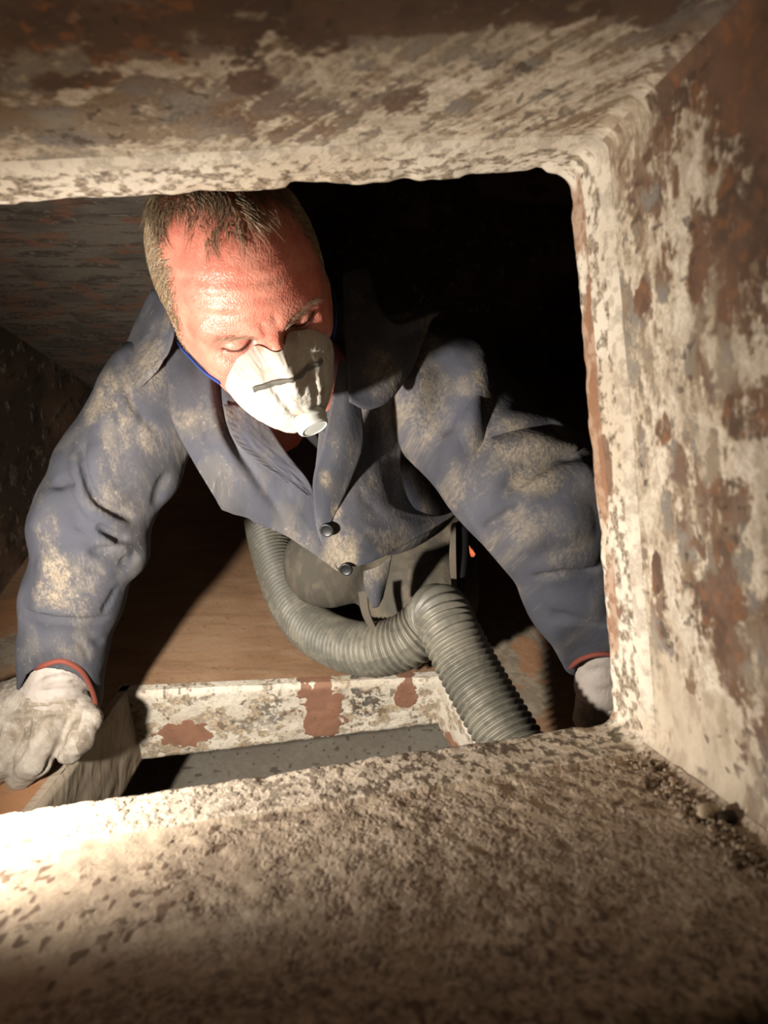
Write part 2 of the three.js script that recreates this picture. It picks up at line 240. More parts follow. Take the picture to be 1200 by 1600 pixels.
// rim plates of that opening: far plate with chipped paint, left plate, right plate
const lower = thing('floor_coaming', 'chipped cream and rust brown coaming of the floor opening below the man', 'hatch frame', [(FL[0] + FR[0]) / 2, -0.1, -0.93]);
const farRust = blobs([[0.09, 0.095, 0.045, 0.026, 1], [0.31, 0.055, 0.035, 0.07, 1], [0.445, 0.03, 0.016, 0.03, 1]]), farDark = blobs([[0.385, 0.04, 0.03, 0.03, 1], [0.235, 0.06, 0.02, 0.03, .8], [0.2, 0.075, .03, .014, .6]]);
function chipped(u, v) { // v measured down from the plate
  const w = (fbm(u * 60, v * 60, 4) - .5), f = fbm(u * 300, v * 300, 3), m = fbm(u * 44 + 8, v * 70, 6);
  let c = mix3([0.47, 0.41, 0.32], [0.58, 0.53, 0.44], step(.35, .65, fbm(u * 14, v * 24, 4))); c = mix3(c, [0.40, 0.36, 0.30], step(.45, .7, f) * .5); let h = .55 + .25 * (f - .5);
  const e = step(.47, .60, m * .8 + f * .2 + .08 * step(.04, .07, v) - .04); c = mix3(c, mix3([0.36, 0.255, 0.14], [.22, .175, .13], step(.4, .6, f)), e * .8); h -= .15 * e;
  const pale = step(.50, .60, fbm(u * 60 + 70, v * 90, 5)) * step(.05, .09, v); c = mix3(c, [.64, .58, .48], pale * .9); h += .12 * pale;
  const d = farDark(u, v, w * 1.5) * step(.40, .52, fbm(u * 190, v * 190, 4)); c = mix3(c, [.06, .05, .042], d * .92); h -= .15 * d;
  const r = step(.35, .6, farRust(u, v, w * 1.3)); c = mix3(c, mix3([0.25, 0.125, 0.075], [0.20, 0.10, 0.062], step(.35, .65, fbm(u * 40, v * 40, 4))), r); h = mix(h, .28, r);
  const rim = step(.30, .42, farRust(u, v, w * 1.3)) * (1 - r); c = mix3(c, [.62, .55, .45], rim * .5); h += rim * .12;
  const chips = step(.27, .14, noise2(u * 170 + 3, v * 170 + w * 3)) * step(.45, .6, noise2(u * 30, v * 34)); c = mix3(c, [.12, .08, .05], chips * .75 * (1 - r)); h -= chips * .15;
  return [c[0], c[1], c[2], h];
}
const ft = paint(1024, 384, 0.5, 0.18, (u, v) => chipped(u, v));
function rimPlate(a, b, ta, tb, inset, amp, thick = 0.018) { // from a to b on the plate, hanging down ta..tb
  const A = V3(a[0], 0, a[1]), B = V3(b[0], 0, b[1]), ex = B.clone().sub(A).setLength(0.017); A.sub(ex); B.add(ex); const L = A.distanceTo(B), dir = B.clone().sub(A).normalize(), nrm = V3(dir.z, 0, -dir.x);
  const face = (back) => grid(Math.round(L / 0.005), 26, (s, k) => { const t = mix(ta, tb, s) + 0.004 * (fbm(s * L * 60, 3.3, 3) - .5); let y = -k * t; const p = A.clone().addScaledVector(dir, s * L); const rnd = 0.006 * Math.pow(clamp(1 - k * t / 0.008), 2) ; const r2 = 0.006 * Math.pow(clamp(1 - (1 - k) * t / 0.008), 2); return p.addScaledVector(nrm, back ? thick : rnd + r2 + amp * (fbm(s * L * 40, k * 6, 4) - .5)).setY(y + 0.0015); }, (s, k) => [s * L / 0.5, k * mix(ta, tb, s) / 0.18], back);
  const edge = (k) => grid(Math.round(L / 0.005), 2, (s, q) => { const t = mix(ta, tb, s) + 0.004 * (fbm(s * L * 60, 3.3, 3) - .5); return A.clone().addScaledVector(dir, s * L).addScaledVector(nrm, q ? thick * q : 0.006).setY(-k * t + 0.0015); }, (s, q) => [s * L / 0.5, (k * mix(ta, tb, s) + q * .02) / 0.18]);
  return mergeGeometries([face(false), face(true), edge(0), edge(1)]);
}
obj('coaming_plate', rimPlate(FL, FR, 0.150, 0.100, 0, 0.004), mat({ map: ft.map, bumpMap: ft.bumpMap, bumpScale: 0.003, roughness: 0.75 }), lower, 'far plate with chipped paint and bare brown patches');
const lt = paint(512, 256, 0.5, 0.18, (u, v) => { const m = fbm(u * 22, v * 14, 4), f = fbm(u * 150 + v * 60, v * 40, 4); let c = mix3([0.29, 0.235, 0.17], [0.36, 0.30, 0.225], step(.3, .7, m)); c = mix3(c, [0.17, 0.115, 0.07], step(.5, .72, f) * .55); c = mix3(c, [0.15, 0.10, 0.065], step(0.40, 0.46, u) * step(.4, .6, m) * .0); return [...c, .5 + .2 * (f - .5) + .2 * (m - .5)]; });
const leftRim = mat({ map: lt.map, bumpMap: lt.bumpMap, bumpScale: 0.004, roughness: 0.85 });
obj('coaming_plate', rimPlate(NL, FL, 0.19, 0.150, 0, 0.006), leftRim, lower, 'dusty left plate');
obj('coaming_plate', rimPlate(FR, NR, 0.100, 0.09, 0, 0.003), mat({ map: ft.map, bumpMap: ft.bumpMap, bumpScale: 0.002, roughness: 0.8 }), lower, 'pale right plate');
// ------------------------------------------------------------------ solid modelling (all in eye axes, metres)
const smin = (a, b, k) => { const h = Math.max(k - Math.abs(a - b), 0) / k; return Math.min(a, b) - h * h * k * 0.25; };
const smax = (a, b, k) => -smin(-a, -b, k);
function capsule(a, b, ra, rb) { // tapered
  const bx = b.x - a.x, by = b.y - a.y, bz = b.z - a.z, bb = bx * bx + by * by + bz * bz || 1e-9;
  return (x, y, z) => { const px_ = x - a.x, py_ = y - a.y, pz_ = z - a.z; let h = (px_ * bx + py_ * by + pz_ * bz) / bb; h = h < 0 ? 0 : h > 1 ? 1 : h; const dx = px_ - bx * h, dy = py_ - by * h, dz = pz_ - bz * h; return Math.sqrt(dx * dx + dy * dy + dz * dz) - (ra + (rb - ra) * h); };
}
function ellipsoid(c, r, rot) { // rot: Quaternion from local to eye axes
  const q = rot ? rot.clone().invert() : null, t = V3();
  return (x, y, z) => { t.set(x - c.x, y - c.y, z - c.z); if (q) t.applyQuaternion(q); const a = t.x / r[0], b = t.y / r[1], d = t.z / r[2], k0 = Math.sqrt(a * a + b * b + d * d); const e = t.x / (r[0] * r[0]), f = t.y / (r[1] * r[1]), g = t.z / (r[2] * r[2]), k1 = Math.sqrt(e * e + f * f + g * g); return k1 < 1e-9 ? -Math.min(...r) : k0 * (k0 - 1) / k1; };
}
// distance to a polyline with its own reach, 0..1 taper at both ends
function segs(pts) { const s = []; for (let i = 0; i + 1 < pts.length; i++) s.push([pts[i], pts[i + 1]]); return s; }
function polyDist(pts) {
  const S = segs(pts).map(([a, b]) => [a.x, a.y, a.z, b.x - a.x, b.y - a.y, b.z - a.z, Math.max(1e-9, a.distanceToSquared(b))]), N = S.length;
  const bb = new THREE.Box3().setFromPoints(pts);
  const f = (x, y, z) => { let m = 1e9, at = 0; for (let i = 0; i < N; i++) { const s = S[i], ax = x - s[0], ay = y - s[1], az = z - s[2]; let h = (ax * s[3] + ay * s[4] + az * s[5]) / s[6]; h = h < 0 ? 0 : h > 1 ? 1 : h; const dx = ax - s[3] * h, dy = ay - s[4] * h, dz = az - s[5] * h, d = dx * dx + dy * dy + dz * dz; if (d < m) { m = d; at = (i + h) / N; } } f.at = at; return Math.sqrt(m); };
  f.box = bb; return f;
}
function hit(sdf, x, y, near = 0.4, far = 2.2) { // first surface on the ray of a pixel
  const dx = (x - 600) / F, dy = (800 - y) / F; let t = near;
  for (let i = 0; i < 300 && t < far; i++) { const d = sdf(dx * t, dy * t, -t); if (d < 0.0004) return V3(dx * t, dy * t, -t); t += d * 0.6; }
  return null;
}
// folds: list of {p: [[x, y], ...] pixels on the surface, w: half width, a: height (negative is a groove)}
function folds(base, list) {
  const L = [];
  for (const q of list) {
    const pts = q.p.map(([x, y, d]) => d ? px(x, y, d) : hit(base, x, y)).filter(Boolean);
    if (pts.length < 2) continue;
    const cr = pts.length > 2 ? new THREE.CatmullRomCurve3(pts, false, 'centripetal').getPoints(pts.length * 3) : pts;
    const f = polyDist(cr); L.push({ f, w: q.w, a: q.a, b: f.box.clone().expandByScalar(q.w * 2.6), e: q.e ?? 1 });
  }
  return (x, y, z) => { let d = base(x, y, z); if (d > 0.05 || d < -0.05) return d; for (const q of L) { const b = q.b; if (x < b.min.x || x > b.max.x || y < b.min.y || y > b.max.y || z < b.min.z || z > b.max.z) continue; const r = q.f(x, y, z) / q.w; if (r > 2.6) continue; const t = q.f.at, ends = q.e ? Math.min(1, 5 * t * (1 - t) + 0.12) : 1; d -= q.a * ends * Math.exp(-r * r); } return d; };
}
// surface nets over a box, skipping blocks far from the surface
function netMesh(sdf, min, max, cell, slack = 1.0) {
  const nx = Math.ceil((max.x - min.x) / cell) + 1, ny = Math.ceil((max.y - min.y) / cell) + 1, nz = Math.ceil((max.z - min.z) / cell) + 1;
  const B = 8, val = new Float32Array(nx * ny * nz).fill(1);
  const X = (i) => min.x + i * cell, Y = (j) => min.y + j * cell, Z = (k) => min.z + k * cell;
  const half = B * cell * 0.5 * Math.sqrt(3) * 1.15 + 0.004;
  const live = [];
  for (let k = 0; k < nz; k += B) for (let j = 0; j < ny; j += B) for (let i = 0; i < nx; i += B) {
    const d = sdf(X(i + B / 2), Y(j + B / 2), Z(k + B / 2)), i1 = Math.min(nx, i + B), j1 = Math.min(ny, j + B), k1 = Math.min(nz, k + B);
    if (Math.abs(d) > half * slack + 0.012) { if (d < 0) for (let c = k; c < k1; c++) for (let b = j; b < j1; b++) val.fill(-1, (c * ny + b) * nx + i, (c * ny + b) * nx + i1); continue; }
    for (let c = k; c < k1; c++) for (let b = j; b < j1; b++) for (let a = i; a < i1; a++) val[(c * ny + b) * nx + a] = sdf(X(a), Y(b), Z(c));
    live.push([i, j, k]);
  }
  const id = new Int32Array(nx * ny * nz).fill(-1), P = [], ix = [], sx = 1, sy = nx, sz = nx * ny;
  const cor = [0, sx, sy, sx + sy, sz, sz + sx, sz + sy, sz + sx + sy];
  const E = [[0, 1], [2, 3], [4, 5], [6, 7], [0, 2], [1, 3], [4, 6], [5, 7], [0, 4], [1, 5], [2, 6], [3, 7]];
  const seen = new Set();
  for (const [bi, bj, bk] of live) for (let k = Math.max(0, bk - 1); k < Math.min(nz - 1, bk + B); k++) for (let j = Math.max(0, bj - 1); j < Math.min(ny - 1, bj + B); j++) for (let i = Math.max(0, bi - 1); i < Math.min(nx - 1, bi + B); i++) {
    const o = (k * ny + j) * nx + i; if (id[o] >= 0) continue;
    let m = 0; for (let c = 0; c < 8; c++) if (val[o + cor[c]] < 0) m |= 1 << c;
    if (m === 0 || m === 255) continue;
    let x = 0, y = 0, z = 0, n = 0;
    for (const [a, b] of E) { const va = val[o + cor[a]], vb = val[o + cor[b]]; if ((va < 0) === (vb < 0)) continue; const t = va / (va - vb); x += (a & 1) + t * ((b & 1) - (a & 1)); y += ((a >> 1) & 1) + t * (((b >> 1) & 1) - ((a >> 1) & 1)); z += ((a >> 2) & 1) + t * (((b >> 2) & 1) - ((a >> 2) & 1)); n++; }
    id[o] = P.length / 3; P.push(X(i + x / n), Y(j + y / n), Z(k + z / n)); seen.add(o);
  }
  for (const o of seen) {
    const i = o % nx, j = Math.floor(o / nx) % ny, k = Math.floor(o / sz), s0 = val[o] < 0;
    for (const [st, d1, d2, ok] of [[sx, sy, sz, j > 0 && k > 0], [sy, sz, sx, k > 0 && i > 0], [sz, sx, sy, i > 0 && j > 0]]) {
      if (!ok || (val[o + st] < 0) === s0) continue;
      const a = id[o], b = id[o - d1], c = id[o - d1 - d2], d = id[o - d2];
      if (a < 0 || b < 0 || c < 0 || d < 0) continue;
      s0 ? ix.push(a, b, c, a, c, d) : ix.push(a, c, b, a, d, c);
    }
  }
  const g = new THREE.BufferGeometry(); g.setAttribute('position', new THREE.Float32BufferAttribute(P, 3)); g.setIndex(ix); g.computeVertexNormals();
  return g;
}
// orthographic cloth coordinates: along fixed body axes (eye X, and an axis tipped well away from the view)
const CLU = V3(0.97, 0.0, -0.24), CLV = V3(0.06, 0.90, -0.43).normalize();
const CLW = 1.3;
const clothUV = (p) => [(p.dot(CLU) + 0.35) / CLW + .1, (p.dot(CLV) + 0.2) / CLW];
function setClothUV(g) { const p = g.attributes.position, t = new Float32Array(p.count * 2), q = V3(); for (let i = 0; i < p.count; i++) { q.fromBufferAttribute(p, i); const [u, v] = clothUV(q); t[2 * i] = u; t[2 * i + 1] = v; } g.setAttribute('uv', new THREE.BufferAttribute(t, 2)); return g; }
const world = (g) => g.applyMatrix4(CAM);
// a cloth sheet through control points rows x columns [x px, y px, depth], with real thickness
function sheet(rows, thick = 0.0025, nu = 40, nv = 40, ripple = null) {
  const R = rows.map((r) => r.map(([x, y, d]) => px(x, y, d)));
  const cr = (a, t) => new THREE.CatmullRomCurve3(a, false, 'centripetal').getPoint(t);
  const at = (u, v) => { const c = R.map((r) => r.length > 2 ? cr(r, u) : r[0].clone().lerp(r[1], u)); return c.length > 2 ? cr(c, v) : c[0].clone().lerp(c[1], v); };
  const G = []; for (let j = 0; j <= nv; j++) { const row = R.map((r) => r), curves = null; G.push([]); }
  // evaluate rows first (cheaper), then columns
  const cols = []; for (let i = 0; i <= nu; i++) { const c = R.map((r) => r.length > 2 ? cr(r, i / nu) : r[0].clone().lerp(r[1], i / nu)); const k = c.length > 2 ? new THREE.CatmullRomCurve3(c, false, 'centripetal') : null; cols.push(Array.from({ length: nv + 1 }, (_, j) => k ? k.getPoint(j / nv) : c[0].clone().lerp(c[1], j / nv))); }
  const nrm = (i, j) => { const a = cols[Math.min(nu, i + 1)][j].clone().sub(cols[Math.max(0, i - 1)][j]), b = cols[i][Math.min(nv, j + 1)].clone().sub(cols[i][Math.max(0, j - 1)]); const n = a.cross(b).normalize(); if (n.z < 0) n.negate(); return n; };
  const N = cols.map((c, i) => c.map((_, j) => nrm(i, j)));
  const P = [], ix = [], nv1 = nv + 1;
  const base = cols.map((c, i) => c.map((p, j) => ripple ? p.clone().addScaledVector(N[i][j], ripple(i / nu, j / nv, p)) : p));
  for (const s of [1, -1]) for (let i = 0; i <= nu; i++) for (let j = 0; j <= nv; j++) { const e = Math.min(i, nu - i, j, nv - j) === 0 ? 0.35 : 1; const q = base[i][j].clone().addScaledVector(N[i][j], s * thick * 0.5 * e); P.push(q.x, q.y, q.z); }
  const M = (nu + 1) * nv1, id = (s, i, j) => s * M + i * nv1 + j;
  const probe = base[1][0].clone().sub(base[0][0]).cross(base[0][1].clone().sub(base[0][0])).dot(N[0][0]) > 0;
  const quad = (a, b, c, d, f) => f ? ix.push(a, b, c, a, c, d) : ix.push(a, c, b, a, d, c);
  for (let i = 0; i < nu; i++) for (let j = 0; j < nv; j++) { quad(id(0, i, j), id(0, i + 1, j), id(0, i + 1, j + 1), id(0, i, j + 1), probe); quad(id(1, i, j), id(1, i + 1, j), id(1, i + 1, j + 1), id(1, i, j + 1), !probe); }
  for (let i = 0; i < nu; i++) { quad(id(0, i, 0), id(1, i, 0), id(1, i + 1, 0), id(0, i + 1, 0), probe); quad(id(0, i, nv), id(0, i + 1, nv), id(1, i + 1, nv), id(1, i, nv), probe); }
  for (let j = 0; j < nv; j++) { quad(id(0, 0, j), id(0, 0, j + 1), id(1, 0, j + 1), id(1, 0, j), probe); quad(id(0, nu, j), id(1, nu, j), id(1, nu, j + 1), id(0, nu, j + 1), probe); }
  const g = new THREE.BufferGeometry(); g.setAttribute('position', new THREE.Float32BufferAttribute(P, 3)); g.setIndex(ix); g.computeVertexNormals();
  g.userData.at = (u, v) => base[Math.round(u * nu)][Math.round(v * nv)].clone(); g.userData.n = (u, v) => N[Math.round(u * nu)][Math.round(v * nv)].clone();
  return g;
}
// a swept tube: points (eye axes), radius as a function of the fraction along
function tube(pts, rad, nu, nv, closed = false) {
  const c = new THREE.CatmullRomCurve3(pts, closed, 'centripetal'), fr = c.computeFrenetFrames(nu, closed), P = [], ix = [], T = [];
  const len = c.getLength();
  for (let i = 0; i <= nu; i++) { const p = c.getPointAt(i / nu); for (let j = 0; j <= nv; j++) { const a = j / nv * Math.PI * 2, r = typeof rad === 'function' ? rad(i / nu, a, len) : rad; const q = p.clone().addScaledVector(fr.normals[i], Math.cos(a) * r).addScaledVector(fr.binormals[i], Math.sin(a) * r); P.push(q.x, q.y, q.z); T.push(i / nu * len, j / nv * 0.25); } }
  for (let i = 0; i < nu; i++) for (let j = 0; j < nv; j++) { const a = i * (nv + 1) + j, b = a + 1, d = a + nv + 1, e = d + 1; ix.push(a, b, d, b, e, d); }
  const g = new THREE.BufferGeometry(); g.setAttribute('position', new THREE.Float32BufferAttribute(P, 3)); g.setAttribute('uv', new THREE.Float32BufferAttribute(T, 2)); g.setIndex(ix); g.computeVertexNormals();
  return g;
}
// ------------------------------------------------------------------ the man
const baseP = W(0.03, -0.10, -1.28); baseP.y = 0.0;
const man = thing('person', 'man in a dusty grey-blue work jacket, dust mask and gloves bending over the floor opening', 'person', baseP.toArray());
const cap = (a, ra, b, rb) => capsule(px(...a), px(...b), ra, rb ?? ra);
// head axes: x his left, y crown, z face
const headQ = new THREE.Quaternion().setFromEuler(new THREE.Euler(0, 0, 24 * Math.PI / 180)).multiply(new THREE.Quaternion().setFromEuler(new THREE.Euler(0, 8 * Math.PI / 180, 0))).multiply(new THREE.Quaternion().setFromEuler(new THREE.Euler(54 * Math.PI / 180, 0, 0)));
const headO = px(424, 524, 0.735).sub(V3(0, 0, 0.082).applyQuaternion(headQ));
const headInv = headQ.clone().invert();
const hl = (x, y, z) => V3(x, y, z).applyQuaternion(headQ).add(headO);            // head axes -> eye axes
const toHead = (p) => p.clone().sub(headO).applyQuaternion(headInv);
const cu = (x, y, z) => V3(x, y, z);
const headParts = {
  cranium: ellipsoid(cu(0, 0.036, -0.008), [0.0765, 0.082, 0.098]), face: ellipsoid(cu(0, -0.035, 0.026), [0.063, 0.088, 0.060]),
  jawL: capsule(cu(-0.05, -0.05, 0.0), cu(-0.012, -0.103, 0.064), 0.020, 0.018), jawR: capsule(cu(0.05, -0.05, 0.0), cu(0.012, -0.103, 0.064), 0.020, 0.018),
  cheekL: capsule(cu(-0.045, -0.028, 0.056), cu(-0.060, -0.015, 0.02), 0.018, 0.016), cheekR: capsule(cu(0.045, -0.028, 0.056), cu(0.060, -0.015, 0.02), 0.018, 0.016),
  browL: capsule(cu(-0.012, 0.014, 0.083), cu(-0.05, 0.020, 0.064), 0.0085, 0.0085), browR: capsule(cu(0.012, 0.014, 0.083), cu(0.05, 0.020, 0.064), 0.0085, 0.0085),
  sockL: ellipsoid(cu(-0.031, -0.001, 0.091), [0.021, 0.013, 0.019]), sockR: ellipsoid(cu(0.031, -0.001, 0.091), [0.021, 0.013, 0.019]),
  eyeL: ellipsoid(cu(-0.031, -0.001, 0.0690), [0.0155, 0.0115, 0.0130]), eyeR: ellipsoid(cu(0.031, -0.001, 0.0690), [0.0155, 0.0115, 0.0130]),
  slitL: polyDist([cu(-0.046, -0.001, 0.0735), cu(-0.039, -0.0035, 0.0795), cu(-0.031, -0.0045, 0.0815), cu(-0.023, -0.0025, 0.0795), cu(-0.0185, -0.001, 0.0775)]), slitR: polyDist([cu(0.046, -0.001, 0.0735), cu(0.039, -0.0035, 0.0795), cu(0.031, -0.0045, 0.0815), cu(0.023, -0.0025, 0.0795), cu(0.0185, -0.001, 0.0775)]),
  nose: capsule(cu(0, 0.006, 0.084), cu(0, -0.040, 0.108), 0.0085, 0.014), alL: capsule(cu(-0.013, -0.042, 0.096), cu(-0.013, -0.045, 0.09), 0.009, 0.009), alR: capsule(cu(0.013, -0.042, 0.096), cu(0.013, -0.045, 0.09), 0.009, 0.009),
  lips: capsule(cu(-0.022, -0.073, 0.083), cu(0.022, -0.073, 0.083), 0.009, 0.009),
  earL: ellipsoid(cu(-0.072, -0.016, -0.016), [0.008, 0.030, 0.018]), earR: ellipsoid(cu(0.072, -0.016, -0.016), [0.008, 0.030, 0.018]),
  frownL: polyDist([cu(-0.007, 0.026, 0.0935), cu(-0.0065, 0.012, 0.094)]), frownR: polyDist([cu(0.006, 0.028, 0.0935), cu(0.0065, 0.012, 0.094)]),
};
function headLocal(x, y, z) {
  const h = headParts;
  let d = smin(h.cranium(x, y, z), h.face(x, y, z), 0.05);
  d = smin(d, h.jawL(x, y, z), 0.025); d = smin(d, h.jawR(x, y, z), 0.025);
  d = smin(d, h.cheekL(x, y, z), 0.02); d = smin(d, h.cheekR(x, y, z), 0.02);
  d = smin(d, h.browL(x, y, z), 0.016); d = smin(d, h.browR(x, y, z), 0.016);
  d = smin(d, h.nose(x, y, z), 0.012); d = smin(d, h.alL(x, y, z), 0.006); d = smin(d, h.alR(x, y, z), 0.006); d = smin(d, h.lips(x, y, z), 0.012);
  d = smax(d, -h.sockL(x, y, z), 0.014); d = smax(d, -h.sockR(x, y, z), 0.014);
  d = smin(d, h.eyeL(x, y, z), 0.0035); d = smin(d, h.eyeR(x, y, z), 0.0035);
  d = smin(d, h.earL(x, y, z), 0.006); d = smin(d, h.earR(x, y, z), 0.006);
  if (z > 0.06 && y < 0.04 && y > -0.03) { for (const s of [h.slitL(x, y, z), h.slitR(x, y, z)]) d += 0.0030 * Math.exp(-(s * s) / (0.0020 * 0.0020)); for (const s of [h.frownL(x, y, z), h.frownR(x, y, z)]) d += 0.0016 * Math.exp(-(s * s) / (0.0028 * 0.0028)); }
  if (y > 0.028 && y < 0.085 && z > 0.03) d += 0.0006 * Math.sin(y * 420 + 3 * Math.sin(x * 40)) * step(.028, .04, y) * step(.085, .06, y);
  return d;
}
const neckA = hl(0, -0.055, -0.03), neckB = px(480, 640, 1.05);
const neckS = capsule(neckA, neckB, 0.058, 0.066);
const tv = V3();
function skinHead(x, y, z) { tv.set(x - headO.x, y - headO.y, z - headO.z).applyQuaternion(headInv); return smin(headLocal(tv.x, tv.y, tv.z), neckS(x, y, z), 0.02); }
// the body inside the clothes, down to the wrists
const inner = [cap([300, 620, 1.05], 0.05, [640, 620, 1.07], 0.055), cap([455, 640, 1.08], 0.10, [610, 760, 1.34], 0.075), cap([245, 630, 1.03], 0.05, [150, 830, 1.04], 0.04), cap([150, 830, 1.04], 0.04, [96, 1070, 1.08], 0.03), cap([690, 640, 1.05], 0.055, [855, 775, 1.0], 0.045), cap([855, 775, 1.0], 0.045, [922, 975, 1.075], 0.030), cap([610, 770, 1.34], 0.075, [655, 915, 1.33], 0.05), cap([600, 770, 1.36], 0.07, [520, 865, 1.32], 0.04), cap([480, 600, 1.0], 0.055, [490, 660, 1.06], 0.09)];
const skinBody = (x, y, z) => { let d = neckS(x, y, z); for (const f of inner) d = smin(d, f(x, y, z), 0.04); return d; };
{
  const hg = netMesh(skinHead, V3(headO.x - 0.13, headO.y - 0.19, headO.z - 0.17), V3(headO.x + 0.16, headO.y + 0.14, headO.z + 0.16), 0.0022, 1);
  const bg = netMesh(skinBody, V3(-0.52, -0.38, -1.5), V3(0.42, 0.22, -0.86), 0.011, 1);
  const all = mergeGeometries([hg, bg]);
  const p = all.attributes.position, c = new Float32Array(p.count * 3), t = new Float32Array(p.count * 2), q = V3();
  for (let i = 0; i < p.count; i++) {
    q.fromBufferAttribute(p, i); const l = toHead(q); t[2 * i] = l.x / 0.1 + 0.5 + l.z * 3; t[2 * i + 1] = l.y / 0.1;
    const n = fbm3(q.x * 60, q.y * 60, q.z * 60, 3), n2 = fbm3(q.x * 260, q.y * 260, q.z * 260, 2);
    let k = mix3([0.62, 0.20, 0.145], [0.67, 0.27, 0.195], step(.35, .65, n)); k = mix3(k, [0.54, 0.145, 0.10], step(.5, .7, n2) * .45);
    const eye = Math.min(Math.hypot(l.x + 0.031, l.y + 0.002), Math.hypot(l.x - 0.031, l.y + 0.002)); k = mix3(k, [0.55, 0.26, 0.20], step(.02, .012, eye) * (l.z > .04 ? .6 : 0));
    if (l.z > 0.05 && l.y > -0.03) for (const s of [headParts.slitL, headParts.slitR]) k = mix3(k, [0.10, 0.035, 0.025], step(0.0034, 0.0016, s(l.x, l.y, l.z)));
    c.set(k, 3 * i);
  }
  all.setAttribute('color', new THREE.BufferAttribute(c, 3)); all.setAttribute('uv', new THREE.BufferAttribute(t, 2));
  const pores = paint(512, 512, 1, 1, (u, v) => { const a = fbm(u * 90, v * 90, 2), b = fbm(u * 22, v * 30, 3); return [.5, .5, .5, .6 * a + .4 * b]; });
  const skinMat = new THREE.MeshPhysicalMaterial({ vertexColors: true, roughness: 0.36, bumpMap: pores.bumpMap, bumpScale: 0.0007, specularIntensity: 0.9, side: THREE.DoubleSide });
  obj('body', world(all), skinMat, man);
}
// ------------------------------------------------------------------ jacket
const jk = [
  cap([262, 600, 1.01], 0.066, [450, 560, 1.08], 0.09), cap([450, 560, 1.08], 0.09, [676, 600, 1.035], 0.080),
  cap([440, 640, 1.10], 0.115, [600, 765, 1.26], 0.105), cap([470, 560, 1.15], 0.10, [620, 740, 1.36], 0.12),
];
const armR = [cap([238, 636, 1.005], 0.072, [172, 745, 1.025], 0.068), cap([172, 745, 1.025], 0.066, [142, 830, 1.03], 0.064), cap([142, 830, 1.03], 0.063, [116, 930, 1.045], 0.058), cap([116, 930, 1.045], 0.058, [99, 1010, 1.06], 0.051), cap([99, 1010, 1.06], 0.051, [94, 1085, 1.08], 0.056), cap([96, 822, 1.015], 0.034, [110, 800, 1.02], 0.04), cap([80, 945, 1.045], 0.030, [100, 940, 1.04], 0.04), cap([200, 868, 1.03], 0.022, [160, 850, 1.03], 0.04), cap([245, 745, 1.02], 0.024, [200, 720, 1.01], 0.05)];
const armL = [cap([690, 620, 1.03], 0.086, [800, 745, 0.995], 0.080), cap([800, 745, 0.995], 0.078, [862, 790, 0.99], 0.090), cap([862, 790, 0.99], 0.088, [905, 920, 1.03], 0.068), cap([905, 920, 1.03], 0.066, [938, 1025, 1.08], 0.052)];
function jacketBase(x, y, z) {
  let d = 1e9; for (const f of jk) d = smin(d, f(x, y, z), 0.05);
  let a = 1e9; for (const f of armR) a = smin(a, f(x, y, z), 0.03);
  let b = 1e9; for (const f of armL) b = smin(b, f(x, y, z), 0.03);
  d = smin(smin(d, a, 0.03), b, 0.025);
  const n = neckHole(x, y, z); return smax(d, -n, 0.012);
}
const neckHole = capsule(px(440, 500, 0.85), px(468, 640, 1.05), 0.074, 0.056);
const cutN = V3(0.02, -0.64, 0.77).normalize(), cutP = px(97, 1034, 1.015), cutC = cutN.dot(cutP);
const cutL = V3(-0.05, -0.82, 0.55).normalize(), cutLC = cutL.dot(px(935, 1030, 1.052));
const cuffHoleR = capsule(px(97, 1050, 1.07), px(88, 1120, 1.085), 0.047, 0.052), cuffHoleL = capsule(px(943, 1040, 1.085), px(956, 1100, 1.11), 0.038, 0.046);
